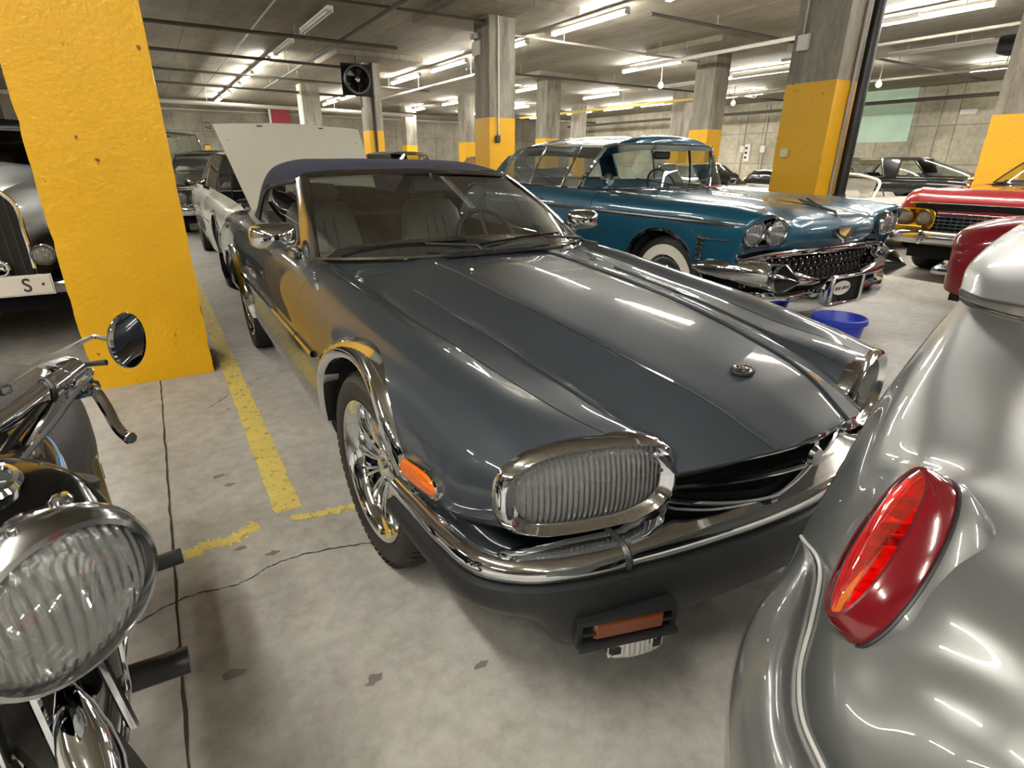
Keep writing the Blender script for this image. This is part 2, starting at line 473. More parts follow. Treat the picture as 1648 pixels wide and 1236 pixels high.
# wall fittings
for y in (8.7, 10.4, 14.6, 17.2, 18.3): MB().box((X1 - .045, y, 2.2), (.05, .05, 3.0)).build('wall_conduit', PIPEM, wr, smooth=False)
for y, z in ((10.4, 1.05), (17.2, 1.9), (18.3, 1.9)): MB().box((X1 - .06, y, z), (.1, .25, .3), bev=.02).build('junction_box', WHITEM, wr, smooth=False)
t = tag(MB().box((X1 - .05, 9.55, 2.95), (.08, .5, .17), bev=.01).build('wall_sign', WHITEM, smooth=False), 'small white plate high on the right concrete wall, right of the mint patch', 'sign')
wb2 = MB().box((X1 / 4 + 1, Y1 - .1, 3.5), (22, .16, .16), bev=.05).build('wall_pipe', PIPEM, wb, smooth=False)
r_ = MB().box((6.35, Y1 - .35, 1.9), (.95, .5, 3.8)).build('red_pillar', mat('red_wall_paint', '#8e2f38', rough=.7, noisy=(2, .15)), smooth=False)
tag(r_, 'dark red painted pillar against the back wall, left of the raised white bonnet', 'pillar')
MB().box((5.85, Y1 - .62, 2.6), (.1, .06, 2.4)).build('white_edge', WHITEM, r_, smooth=False)
# dark joint in the floor, cracks and parking lines
def ribbon(pts, w, jitter=0., z=.0015, seed=1, m=None, name='floor_crack', parent=fl, n=8, rag=0., **k):
    rnd = random.Random(seed)
    P = spline([(p[0], p[1], 0) for p in pts], n); vs = []; fs = []
    for i, p in enumerate(P):
        t = (P[min(i + 1, len(P) - 1)] - P[max(i - 1, 0)]).normalized(); s = Vector((-t.y, t.x, 0))
        o = rnd.uniform(-jitter, jitter); a = w / 2 * (1 + rnd.uniform(-rag, rag)); b = w / 2 * (1 + rnd.uniform(-rag, rag))
        vs += [p + s * (o + a) + Vector((0, 0, z)), p + s * (o - b) + Vector((0, 0, z))]
    for i in range(len(P) - 1): fs.append((2 * i, 2 * i + 1, 2 * i + 3, 2 * i + 2))
    return mesh_obj(name, vs, fs, m, parent, smooth=False, **k)
CRACK = mat('crack_dark', '#3d3832', rough=.95)  # even dark tone of the floor joints and cracks
ribbon([(-.165, 3.7), (-.165, -4)], .007, .002, m=CRACK, name='floor_joint', n=120, rag=.5)
ribbon([(-.165, 10.2), (-.165, 4.4)], .012, .002, m=CRACK, name='floor_joint', n=90, rag=.6)
ribbon([(-.6, 1.46), (-.3, 1.56), (-.13, 1.62), (.0, 1.60), (.12, 1.64), (.3, 1.62), (.47, 1.57), (.8, 1.6)], .005, .003, m=CRACK, seed=3, n=14, rag=.7)
ribbon([(.03, 3.1), (.35, 3.45), (.9, 3.5), (1.6, 3.48)], .004, .003, m=CRACK, seed=4, n=20, rag=.7)
ribbon([(-.9, 1.1), (-.5, 1.25), (-.165, 1.42)], .005, .004, m=CRACK, seed=5, n=16, rag=.7)
ribbon([(.215, 8.5), (.215, 1.93)], .095, .0, z=.002, m=LINEM, name='bay_line', n=200, rag=.09, label='worn yellow bay line')
ribbon([(-.135, 1.83), (-.05, 1.855), (.02, 1.85), (.1, 1.90)], .055, .012, z=.0021, m=LINEM, name='bay_line', seed=8, n=18, rag=.45, label='broken yellow stub of a bay line')
ribbon([(.21, 1.875), (.30, 1.845), (.44, 1.83)], .04, .008, z=.0022, m=LINEM, name='bay_line', seed=9, n=18, rag=.4, label='broken yellow stub by the front tyre')
ribbon([(2.42, 8.5), (2.42, 1.9)], .095, .0, z=.002, m=LINEM, name='bay_line', n=200, rag=.09)
SPOT = mat('oil_stain', '#746e65', rough=.5)
rn = random.Random(2)
for cx, cy, r in ((.02, 2.33, .03), (.05, 2.24, .022), (.03, 1.78, .02), (.12, 1.7, .022), (.25, 1.05, .03), (-.05, 1.25, .03), (.5, .95, .02), (.13, 3.05, .015)):
    MB().poly([(cx + r * math.cos(a / 12 * 2 * PI) * rn.uniform(.5, 1.3), cy + .6 * r * math.sin(a / 12 * 2 * PI) * rn.uniform(.5, 1.3), .0012) for a in range(12)]).build('stain', SPOT, fl, smooth=False)
# ---------------------------------------------------------------- columns
def rough_box(x0, x1, y0, y1, z0, z1, seed, amp=.004, n=(8, 8, 26)):
    """box with slightly chipped arrises and wavering faces"""
    m_ = MB(); P = []
    per = []
    for i in range(n[0]): per.append((x0 + (x1 - x0) * i / n[0], y0))
    for i in range(n[1]): per.append((x1, y0 + (y1 - y0) * i / n[1]))
    for i in range(n[0]): per.append((x1 - (x1 - x0) * i / n[0], y1))
    for i in range(n[1]): per.append((x0, y1 - (y1 - y0) * i / n[1]))
    rows = []; cx, cy = (x0 + x1) / 2, (y0 + y1) / 2
    for k in range(n[2] + 1):
        z = z0 + (z1 - z0) * k / n[2]; row = []
        for i, (x, y) in enumerate(per):
            corner = i % n[0] == 0
            d = noise.noise(Vector((x * 3 + seed, y * 3, z * 2.5))) * amp + (max(0, noise.noise(Vector((seed, i, z * 9)))) * -.02 if corner else 0)
            v = Vector((x - cx, y - cy)); v = v.normalized() * d
            row.append((x + v.x, y + v.y, z))
        rows.append(row + [row[0]])
    m_.grid(rows)
    m_.poly([(x, y, z1) for x, y in per]); return m_
def column(name_label, x0, x1, y0, y1, zp=2.04, base=True, seed=0, drop=True, fine=False, zt=CZ):
    c = thing('column', name_label, 'column', ((x0 + x1) / 2, (y0 + y1) / 2, 0), 0, 'square concrete columns of the garage')
    ox, oy = (x0 + x1) / 2, (y0 + y1) / 2
    n = (10, 10, 60) if fine else (4, 4, 14)
    rough_box(x0 - ox, x1 - ox, y0 - oy, y1 - oy, 0, zp, seed, n=n).build('painted_band', YEL, c, angle=50)
    rough_box(x0 - ox + .004, x1 - ox - .004, y0 - oy + .004, y1 - oy - .004, zp, zt, seed + 7, n=(4, 4, 10)).build('shaft', COLM, c, angle=50)
    return c
column('nearest thick column, yellow from floor to above the frame, left of the grey convertible', -.48, .125, 3.71, 4.31, zp=2.6, seed=1, fine=True)
cR = column('yellow-based column with a black drain pipe, right behind the teal saloon', 6.15, 6.72, 3.69, 4.26, seed=2)
cC = column('yellow-based column with a steel conduit, just left of the teal saloon roof', 5.83, 6.41, 10.3, 10.9, seed=3)
cS = column('narrower column with a dark pipe, behind the raised white bonnet', 5.55, 5.98, 16.7, 17.25, seed=4)
column('yellow-based column rising behind the teal saloon windscreen', 12.05, 12.58, 10.3, 10.9, seed=5)
column('column seen just above the rear of the teal roof', 11.6, 12.18, 16.7, 17.3, seed=6, zp=2.0)
column('far column with bright yellow base directly left of the steel conduit column', 11.9, 12.4, 23.2, 23.8, seed=7)
column('farthest slim column between the dark pipe column and the conduit column', 11.8, 12.4, 29.6, 30.2, seed=8)
column('dim column beyond the teal roof, left of the windscreen column', 18., 18.6, 16.7, 17.3, seed=9, zp=1.7)
column('pale column against the right wall, above the teal roof', 18., 18.5, 23.2, 23.8, seed=10, zp=1.7)
column('column cut by the right edge of the picture, behind the red car', 11.75, 12.35, 3.75, 4.35, seed=11, zp=2.0)
cW = column('column with one pale painted side behind the white bonnet', 5.3, 5.95, 23.2, 23.8, seed=12, zp=1.2)
MB().box((-.34, -.02, 2.52), (.05, .56, 2.6)).build('pale_side', mat('cream_board', '#d8d0b4', rough=.7), cW, smooth=False)
for x in (-6.5,):
    for y in (3.71, 10.3, 16.7):
        column('column far left behind the black vintage saloon' if y == 3.71 else ('second column far left' if y < 12 else 'third column far left'), x - .3, x + .3, y, y + .6, seed=20 + y)
# column fittings
def drainpipe(c, x, y, r=.055, top=CZ, m=None):
    q = MB(); q.tube([(x, y, .05), (x, y, top)], r, 12); o = q.build('drain_pipe', m or mat('black_pipe', '#141312', rough=.35), c)
    for z in (.9, 2.9): MB().lathe([(r + .012, -.03), (r + .012, .03)], (x, y, z), n=14).build('pipe_bracket', PIPED, c)
    return o
drainpipe(cR, .07, -.36)
MB().tube([(-.02, -.30, 0.04), (-.02, -.30, CZ)], .018, 8).build('conduit', PIPEM, cR)
MB().tube([(-.31, .16, 2.5), (-.31, .16, CZ)], .012, 6).build('conduit', PIPEM, cR)
MB().box((-.305, .15, 2.42), (.04, .13, .15), bev=.008).build('switch_box', WHITEM, cR, smooth=False)
MB().box((-.305, .15, 1.35), (.03, .09, .09), bev=.008).build('socket', mat('cream_plastic', '#d8cfae', rough=.5), cR, smooth=False)
drainpipe(cS, -.02, -.31, .035, m=PIPED)
MB().tube([(-.2, -.6, CZ - .04), (-.12, -.32, CZ - .06), (-.1, -.32, CZ - .3), (-.1, -.32, 1.72)], .014, 8).build('conduit', WHITEM, cC)
MB().box((-.305, .16, 3.25), (.05, .3, .24), bev=.01).build('emergency_light_box', WHITEM, cC, smooth=False)
for y in (.08, .24): MB().lathe([(.001, .05), (.045, .05), (.05, 0), (.02, -.05)], (-.33, y, 3.45), (-1, 0, 0), 12).build('lamp_head', WHITEM, cC)
MB().box((-.12, -.33, 1.66), (.1, .08, .14), bev=.02).build('outlet', PIPED, cC, smooth=False)
# drop panels round the column heads
for i, (x, y) in enumerate(((12.3, 10.6), (6.45, 4.0), (6.1, 10.6), (11.9, 17.), (5.76, 17.))):
    struct(MB().box((x, y, CZ - .06), (2.3, 2.3, .12)).build('trim_%d' % (i + 1), CEILM, smooth=False))
# ---------------------------------------------------------------- fluorescent lights
def tube_light(x, y0, y1, z, lit, label, group=None):
    cy = (y0 + y1) / 2; L_ = abs(y1 - y0)
    t = thing('tube_light', label, 'light', (x, cy, z)); 
    if group: t['group'] = group
    MB().box((0, 0, .075), (.11, L_, .05), bev=.012).build('housing', WHITEM, t, smooth=False)
    for sx in (-.035, .035):
        MB().tube([(sx, -L_ / 2 + .05, .02), (sx, L_ / 2 - .05, .02)], .019, 8).build('tube', TUBEM if lit else mat('dead_tube', '#dcdad2', rough=.3), t)
    for sy in (-1, 1): MB().tube([(0, sy * L_ * .3, .09), (0, sy * L_ * .3, CZ - z + .01)], .008, 6).build('hanger_rod', PIPEM, t)
    for sy in (-1, 1): MB().box((0, sy * (L_ / 2 - .025), .02), (.11, .03, .06)).build('lamp_holder', WHITEM, t, smooth=False)
    return t
LZ = 3.66
ordn = ['first', 'second', 'third', 'fourth', 'fifth', 'sixth', 'seventh', 'eighth', 'ninth', 'tenth', 'eleventh', 'twelfth', 'thirteenth', 'fourteenth']
rows = [
    ('the row right of the big yellow column', 3.27, [(-9, -6.7, 1), (-5.5, -3.2, 1), (-1.9, .4, 0), (1.3, 3.6, 0), (4.6, 6.9, 0), (8.0, 10.2, 0), (11.4, 13.6, 0), (14.6, 16.55, 0), (17.4, 19.7, 1), (20.3, 22.5, 1), (23.2, 25.4, 1), (26., 28.2, 1), (28.8, 31., 1)]),
    ('the row passing the conduit column', 7.65, [(-7, -4.7, 1), (-1, 1.3, 1), (2.4, 4.7, 1), (5.4, 7.7, 1), (8.6, 10.85, 1), (11.8, 13.9, 1), (14.7, 16.9, 1), (17.8, 20.2, 1), (24.2, 26.3, 1), (27, 29.3, 1)]),
    ('the row over the teal saloon', 12.25, [(-5, -2.7, 1), (.3, 2.6, 1), (4.9, 7.2, 1), (11.55, 13.8, 1), (17.4, 19.6, 1), (23.8, 26., 1), (28, 30.2, 1)]),
    ('the row before the right wall', 15.75, [(-1, 1.3, 1), (6.2, 8.3, 0), (10.6, 13.0, 1), (14., 16.3, 0), (17.8, 20., 1), (24., 26.2, 1), (29., 31.2, 1)]),
    ('the row nearest the right wall', 19.9, [(-1., 1.2, 1), (6.0, 8.2, 1), (14.6, 16.6, 1), (18.8, 21., 1), (21.5, 23.6, 1), (24.5, 26.6, 1), (28, 30.3, 1)]),
    ('the row over the black vintage saloon', -1.13, [(-7, -4.7, 1), (-3.7, -1.4, 1), (-.5, 1.8, 1), (2.6, 4.9, 0), (7., 9.3, 1), (13, 15.3, 1), (20, 22.3, 1)]),
    ('the row by the left wall', -5.6, [(-4, -1.7, 1), (-.8, 1.5, 1), (2.4, 4.7, 1), (9, 11.3, 1), (17, 19.3, 1), (25, 27.3, 1)]),
]
for rn_, x, seq in rows:
    for i, (a, b, lit) in enumerate(seq):
        tube_light(x, a, b, LZ, lit, '%s ceiling tube, %s from the front in %s' % ('lit' if lit else 'unlit', ordn[i], rn_), 'fluorescent tube fittings under the ceiling')
# bare round lamps glowing between the far tubes
for i, (x, y, lb) in enumerate(((12.9, 12.9, 'round bare lamp glowing above the middle of the teal roof'), (12.6, 22.6, 'round bare lamp glowing left of the conduit column'), (18.6, 14.9, 'round bare lamp glowing left of the windscreen column'), (17.5, 9.3, 'round bare lamp glowing beside the drain pipe column'))):
    t = thing('bulb_light', lb, 'light', (x, y, 3.3), 0, 'round bare lamps')
    MB().lathe([(.001, -.07), (.05, -.05), (.07, 0), (.05, .05), (.03, .08)], (0, 0, 0), n=16).build('bulb', TUBEM, t)
    MB().tube([(0, 0, .07), (0, 0, .55)], .015, 6).build('stem', PIPEM, t)
# ---------------------------------------------------------------- pipes under the ceiling
def pipe(label, pts, r=.03, m=PIPED, hang=True, n=8):
    t = thing('ceiling_pipe', label, 'pipe', (0, 0, 0), 0, 'pipes under the ceiling')
    MB().tube(pts, r, n).build('pipe', m, t)
    if hang:
        L_ = (Vector(pts[1]) - Vector(pts[0])).length; k = max(2, int(L_ / 3.0))
        for i in range(k):
            p = Vector(pts[0]).lerp(Vector(pts[1]), (i + .5) / k); MB().tube([p, (p.x, p.y, CZ)], .008, 5).build('hanger_rod', PIPEM, t)
    return t
pz = 3.55
pipe('thick dark sprinkler pipe crossing the ceiling nearest, right of the big yellow column', [(-6, 13.45, pz), (5.2, 13.3, pz)], .035)
pipe('thin dark pipe running beside the nearest crossing pipe', [(-6, 13.9, pz + .08), (5.0, 13.8, pz + .08)], .02)
pipe('second dark pipe crossing the ceiling above the dark saloon', [(-6, 16.1, pz), (5.4, 16.7, pz), (5.4, 16.7, 2.6)], .035)
pipe('third dark pipe crossing under the left tubes', [(-6, 19.3, pz), (9., 20.2, pz)], .03)
pipe('fourth dark pipe crossing under the left tubes', [(-6, 22.4, pz), (7, 23.6, pz)], .04)
pipe('fat pale pipe along the back of the garage below the ceiling', [(-6, 25., 3.2), (10.8, 26.2, 3.2)], .07, PIPEM)
pipe('long dark pipe at the top edge left of the conduit column', [(-2, 10.7, pz + .1), (5.9, 10.45, pz + .1)], .022)
pipe('pale conduit running away from the top left, left of the unlit tubes', [(2.42, 9., 3.78), (2.45, 30, 3.78)], .016, PIPEM, False)
pipe('dark pipe running away above the narrow column', [(4.0, 8, 3.62), (4.15, 24, 3.62)], .035)
pipe('pale rail hung below the ceiling left of the conduit column', [(7.93, 13.2, 3.4), (7.93, 24, 3.4)], .03, WHITEM)
pipe('pale conduit crossing behind the conduit column to the right', [(6.5, 10.75, 3.55), (12., 10.75, 3.55)], .022, PIPEM)
pipe('pale pipe right of the drain pipe column, highest of three', [(13.4, 1, 3.55), (13.4, 9.5, 3.55)], .03, PIPEM)
pipe('pale pipe right of the drain pipe column, middle of three', [(14.8, 1, 3.55), (14.8, 12., 3.55)], .04, PIPEM)
pipe('pale pipe right of the drain pipe column, lowest of three', [(18.3, 2, 3.5), (18.3, 18, 3.5)], .035, PIPEM)
pipe('yellowish gas pipe running under the ceiling above the teal roof', [(17.1, 14, 3.4), (17.1, 31, 3.4)], .05, mat('gas_pipe', '#cbb45c', rough=.5))
pipe('white trunking behind the windscreen column', [(11.1, 5.5, 3.5), (11.1, 12, 3.5)], .04, WHITEM)
pipe('dark pipe along the top of the right wall', [(22.5, -2, 3.3), (22.5, 30, 3.3)], .06)
pipe('dark pipe crossing over the right hand cars', [(8, 8.4, 3.66), (22, 8.6, 3.66)], .03)
pipe('thin dark pipe crossing beyond the windscreen column', [(8, 15.4, 3.6), (22, 15.2, 3.6)], .03)
pipe('dark pipe crossing far behind the conduit column', [(6, 27.4, 3.35), (22, 26.8, 3.35)], .05)
t = tag(MB().box((0, 0, 0), (.5, .35, .3), bev=.03).build('heater_box', DARK, smooth=False, loc=(14.6, 5.4, 3.4)), 'dark box hung beside the pale tube near the top right corner', 'box')
# wall fan
t = thing('wall_fan', 'round industrial fan in a dark square frame left of the narrow column', 'fan', (5.1, 16.0, 3.2))
MB().lathe([(.3, .1), (.3, -.1), (.34, -.1), (.34, .1)], (0, 0, 0), (0, 1, 0), 24, closed=True).build('shroud', PIPED, t)
MB().box((0, .08, 0), (.75, .03, .75)).build('frame', DARK, t, smooth=False)
for k in range(5):
    a = k * 2 * PI / 5; MB().grid([[(r * math.cos(a + w) , -.02 + .05 * w * 3, r * math.sin(a + w)) for w in (-.25, 0, .25)] for r in (.05, .15, .27)]).build('blade', CHROMED, t)
MB().lathe([(.001, -.1), (.06, -.08), (.06, .05)], (0, 0, 0), (0, 1, 0), 14).build('hub', CHROMED, t)
MB().tube([(0, 0, .37), (0, 0, .65)], .02, 6).build('bracket', PIPED, t)

# small wall and ceiling fittings
t = thing('hazard_board', 'red and white striped board under the ceiling left of the drain pipe column', 'sign', HZ)
MB().box((0, 0, 0), (.5, .03, .16)).build('board', WHITEM, t, smooth=False)
for k in range(4): MB().prism([(-.22 + k * .12, -.018, -.075), (-.17 + k * .12, -.018, -.075), (-.12 + k * .12, -.018, .075), (-.17 + k * .12, -.018, .075)], (0, -.002, 0)).build('stripe', REDM, t, smooth=False)
MB().tube([(0, 0, .07), (0, 0, CZ - HZ[2])], .01, 6).build('bracket', PIPEM, t)
t = thing('switch_panel', 'small white electrical panel with dark buttons on the right wall beyond the teal roof', 'panel', (X1 - .05, 18.0, 1.75))
MB().box((0, 0, 0), (.08, .3, .75), bev=.01).build('case', WHITEM, t, smooth=False)
for k in range(3): MB().lathe([(.001, .03), (.05, .03), (.05, 0)], (-.04, .04, .2 - .2 * k), (-1, 0, 0), 10).build('button', DARK, t)
text('17', .42, mat('wall_marking', '#3b352b', rough=.9), wb, (2.95, Y1 - .03, 2.85), rot=(PI / 2, PI / 2, 0), name='marking', ext=.002)
# ---------------------------------------------------------------- shared car helpers
def pull(G, axis, end, gap):
    """draw one border of a grid inwards by gap so that panel joints stay open"""
    G = G.copy(); A = G if axis == 0 else G.transpose(1, 0, 2)
    a, b = (0, 1) if end == 0 else (-1, -2)
    d = A[b] - A[a]; L_ = np.maximum(np.linalg.norm(d, axis=1, keepdims=True), 1e-9)
    A[a] += d / L_ * np.minimum(gap, L_ * .45)
    return A if axis == 0 else A.transpose(1, 0, 2)
def cut(G, r=None, c=None, gaps=(0, 0, 0, 0)):
    """sub-grid rows r, columns c; gaps = (row start, row end, col start, col end)"""
    G = G[r[0]:r[1] + 1] if r else G
    G = G[:, c[0]:c[1] + 1] if c else G
    for q, (ax, e) in enumerate(((0, 0), (0, 1), (1, 0), (1, 1))):
        if gaps[q]: G = pull(G, ax, e, gaps[q])
    return G
def full(G):
    """mirror a half grid whose first column is the centre line, giving one full-width grid"""
    H = G[:, ::-1].copy(); H[:, :, 0] *= -1
    return np.concatenate([H[:, :-1], G], 1)
def arch_fn(cs, xmin=.4):
    def fn(V):
        g = np.full(len(V), 1.)
        for (yc, zc, r) in cs:
            d = np.sqrt((V[:, 1] - yc) ** 2 + (V[:, 2] - zc) ** 2) - r
            g = np.minimum(g, np.where(np.abs(V[:, 0]) > xmin, d, 1.))
        return g
    return fn
def yrange(a, b):
    return lambda V: np.minimum(V[:, 1] - a, b - V[:, 1])
def fnmin(*fs): return lambda V: np.min([f(V) for f in fs], axis=0)
def on_grid(G, pts_fn): pass
def arch_lip(G, yc, zc, r, w=.05, lift=.006, a0=-10, a1=190, n=40, flare=0., inner=.03, xmin=.72):
    """band following the wheel arch on the body surface"""
    V = G.reshape(-1, 3)
    rows = []
    for i in range(n + 1):
        a = math.radians(a0 + (a1 - a0) * i / n); row = []
        for rr, lf in ((r - .004, -inner), (r - .006, lift), (r + w * .35, lift + flare), (r + w * .8, lift + flare * .6), (r + w, 0)):
            y = yc + rr * math.cos(a); z = zc + rr * math.sin(a)
            d = (V[:, 1] - y) ** 2 + ((V[:, 2] - z)) ** 2 + np.where(V[:, 0] < xmin, 9, 0)
            idx = np.argpartition(d, 6)[:6]; wgt = 1 / (d[idx] + 1e-5); x = (V[idx, 0] * wgt).sum() / wgt.sum()
            row.append((x + lf, y, z))
        rows.append(row)
    A = np.array(rows); x0 = A[:, :, 0].copy()
    for _ in range(6): x0[1:-1] = (x0[:-2] + x0[1:-1] * 2 + x0[2:]) / 4
    A[:, :, 0] = x0
    return A
def sweep(path, prof, closed=False):
    """path in plan [(x,y)], prof [(outward, z)]; outward = right-hand side of travel"""
    P = [Vector((p[0], p[1], 0)) for p in path]; rows = []; N = len(P)
    for i, p in enumerate(P):
        t = (P[min(i + 1, N - 1)] - P[max(i - 1, 0)]).normalized(); s = Vector((t.y, -t.x, 0))
        rows.append([(p.x + s.x * o, p.y + s.y * o, z + (p_z[i] if False else 0)) for o, z in prof])
    return rows
_wheel_cache = {}
def wheel(parent, x, y, side, R, rim, w, style, rz=0., name='tyre', ww=0, z=None):
    """side=+1: outer face towards +x. tyre (part) with rim, spokes, tread as sub-parts"""
    key = (R, rim, w, style, ww)
    ax = (1, 0, 0)
    if key not in _wheel_cache:
        d = {}
        h = w / 2; q = MB()
        prof = [(rim - .005, -h * .8), (rim + .02, -h * .98), (R - .03, -h), (R - .008, -h * .85), (R, -h * .6), (R, h * .6), (R - .008, h * .85), (R - .03, h), (rim + .03, h * 1.0), (rim + .005, h * .9), (rim - .005, h * .8)]
        q.lathe(prof, (0, 0, 0), ax, 48); d['tyre'] = q
        if ww:
            q = MB(); q.lathe([(rim + .005, h * .94), (rim + .01, h * 1.0 + .004), (rim + ww, h * 1.0 + .003), (rim + ww + .003, h * .98)], (0, 0, 0), ax, 48); d['whitewall'] = q
        q = MB()
        for k in range(64):
            a = 2 * PI * k / 64
            for s in (-1, 1):
                pts = []
                for t_, aa in ((.12, 0.), (.55, .05), (.97, .085)):
                    for da in (-.036, .036):
                        b = a + aa + da + (.05 if s > 0 else 0); rr = R + (.003 if t_ < .9 else -.007)
                        pts.append((s * h * t_, rr * math.cos(b), rr * math.sin(b)))
                q.add(pts, [(0, 1, 3, 2), (2, 3, 5, 4)])
        d['tread'] = q
        q = MB()
        if style == 'multi':
            q.lathe([(rim, -h * .8), (rim - .012, -h * .7), (rim - .03, 0), (rim - .03, h * .55), (rim - .022, h * .75), (rim - .006, h * .93), (rim + .004, h * .97), (rim + .006, h * .9)], (0, 0, 0), ax, 48)
            d['rim'] = q
            s_ = MB()
            for off in (-.04, .04):
                r0, r1 = .05, rim - .012
                A = []
                for t_ in (0, .3, .65, 1):
                    r = r0 + (r1 - r0) * t_; wd = .008 + .003 * t_; xx = h * (.35 + .22 * math.sin(t_ * 2.2)); th = off * (1.6 + t_ * .6) * (1 if t_ else .9)
                    for (du, dx) in ((-wd, -.012), (-wd * .5, .008), (wd * .5, .008), (wd, -.012)):
                        b = th; A.append((xx + dx, r * math.cos(b) - du * math.sin(b), r * math.sin(b) + du * math.cos(b)))
                s_.add(A, [(i * 4 + k, i * 4 + k + 1, i * 4 + k + 5, i * 4 + k + 4) for i in range(3) for k in range(3)])
            d['spoke'] = s_
            q = MB().lathe([(.001, h * .62), (.03, h * .60), (.036, h * .5), (.06, h * .45), (.075, h * .3), (.075, -.02)], (0, 0, 0), ax, 32); d['hub_cap'] = q
            d['brake_disc'] = MB().lathe([(.02, 0), (.14, 0), (.14, -.02)], (0, 0, 0), ax, 32)
        else:
            q.lathe([(rim, -h * .8), (rim, h * .8), (rim + .006, h * .93), (rim - .01, h * .95), (rim - .022, h * .7), (rim - .05, h * .6), (.11, h * .62)], (0, 0, 0), ax, 40)
            d['rim'] = q
            q = MB().lathe([(.125, h * .6), (.12, h * .72), (.09, h * .86), (.05, h * .8), (.03, h * .95), (.001, h * 1.0)], (0, 0, 0), ax, 32); d['hub_cap'] = q
        _wheel_cache[key] = {k: (v.build(k, None).data) for k, v in d.items()}
        for o in list(COL.objects):
            if o.name.split('.')[0] in d and o.parent is None and o.data in _wheel_cache[key].values(): bpy.data.objects.remove(o)
        mm = {'tyre': RUBBER, 'tread': RUBBER, 'rim': CHROME, 'spoke': CHROME, 'hub_cap': CHROME, 'brake_disc': PIPED, 'whitewall': WHITEWALL}
        for k, me in _wheel_cache[key].items(): me.materials.clear(); me.materials.append(mm[k])
    M_ = _wheel_cache[key]
    t = bpy.data.objects.new('tyre', M_['tyre']); COL.objects.link(t); t.parent = parent; t.location = (x, y, R if z is None else z)
    t.rotation_euler = (0, 0, (0 if side > 0 else PI) + rz)
    for k, me in M_.items():
        if k == 'tyre': continue
        if k == 'spoke':
            for i in range(12):
                o = bpy.data.objects.new('spoke', me); COL.objects.link(o); o.parent = t; o.rotation_euler = (2 * PI * i / 12, 0, 0)
        else:
            o = bpy.data.objects.new(k, me); COL.objects.link(o); o.parent = t
            if k == 'tread': o['kind'] = 'stuff'
    return t
def oval_frame(c, a, b):
    c, a, b = Vector(c), Vector(a).normalized(), Vector(b).normalized(); n = a.cross(b).normalized(); b = n.cross(a).normalized()
    return c, a, b, n
def oval(c, a, b, ra, rb, ex=2.5, n=48, off=0.):
    c, a, b, nn = oval_frame(c, a, b); P = []
    for i in range(n):
        t = 2 * PI * i / n; co, si = math.cos(t), math.sin(t)
        P.append(c + a * ra * math.copysign(abs(co) ** (2 / ex), co) + b * rb * math.copysign(abs(si) ** (2 / ex), si) + nn * off)
    return P
def oval_ring(c, a, b, prof, ex=2.5, n=48):
    """prof: list of (dr, off) ; prof[0] radii given as (ra, rb, off)"""
    m_ = MB(); rows = [oval(c, a, b, ra, rb, ex, n, off) for ra, rb, off in prof]
    m_.grid([list(r) + [r[0]] for r in rows]); return m_
def dome(c, a, b, ra, rb, h, ex=2.5, n=40, k=6, base=0.):
    rows = []
    for i in range(k + 1):
        s = math.sin(i / k * PI / 2); rows.append(oval(c, a, b, ra * s + 1e-5, rb * s + 1e-5, ex, n, base + h * math.cos(i / k * PI / 2)))
    return MB().grid([list(r) + [r[0]] for r in rows])
def fluted(name, axis='X', mixf=.16):
    if name in MATS: return MATS[name]
    M = bpy.data.materials.new(name); M.use_nodes = True; nt = M.node_tree; L = nt.links; nt.nodes.clear()
    o = nt.nodes.new('ShaderNodeOutputMaterial'); t = nt.nodes.new('ShaderNodeBsdfTransparent'); t.inputs[0].default_value = (.80, .81, .79, 1)
    g = nt.nodes.new('ShaderNodeBsdfGlossy'); g.inputs['Roughness'].default_value = .06
    df = nt.nodes.new('ShaderNodeBsdfDiffuse'); df.inputs[0].default_value = (.55, .55, .53, 1)
    tc = nt.nodes.new('ShaderNodeTexCoord'); w = nt.nodes.new('ShaderNodeTexWave'); w.inputs['Scale'].default_value = 26; w.inputs['Distortion'].default_value = .8; w.inputs['Detail'].default_value = 1
    w.bands_direction = axis
    bp = nt.nodes.new('ShaderNodeBump'); bp.inputs['Strength'].default_value = .8; bp.inputs['Distance'].default_value = .004
    L.new(tc.outputs['Object'], w.inputs[0]); L.new(w.outputs['Fac'], bp.inputs['Height']); L.new(bp.outputs[0], g.inputs['Normal']); L.new(bp.outputs[0], df.inputs['Normal'])
    f = nt.nodes.new('ShaderNodeFresnel'); f.inputs[0].default_value = 1.7; L.new(bp.outputs[0], f.inputs['Normal'])
    m1 = nt.nodes.new('ShaderNodeMixShader'); m1.inputs[0].default_value = mixf; L.new(t.outputs[0], m1.inputs[1]); L.new(df.outputs[0], m1.inputs[2])
    m2 = nt.nodes.new('ShaderNodeMixShader'); L.new(f.outputs[0], m2.inputs[0]); L.new(m1.outputs[0], m2.inputs[1]); L.new(g.outputs[0], m2.inputs[2]); L.new(m2.outputs[0], o.inputs[0])
    MATS[name] = M; return M
FLUTE = fluted('fluted_glass', 'X', .26); FLUTEY = fluted('fluted_glass_side', 'Y', .3)
def round_lamp(parent, c, ax, r, name='headlamp', depth=.04):
    """sealed-beam lamp: bezel (part) > reflector, lens"""
    b = MB().lathe([(r * 1.02, -depth), (r * 1.22, -depth * .4), (r * 1.2, .0), (r * 1.08, .012), (r, .004), (r * .98, -.01)], c, ax, 32).build(name, CHROME, parent)
    MB().lathe([(r, -.008), (r * .8, -depth * .8), (r * .3, -depth * 1.3), (.004, -depth * 1.35)], c, ax, 32).build('reflector', CHROMED, b)
    MB().lathe([(r, 0), (r * .8, .012), (r * .4, .02), (.001, .023)], c, ax, 32).build('lens', FLUTE, b)
    return b

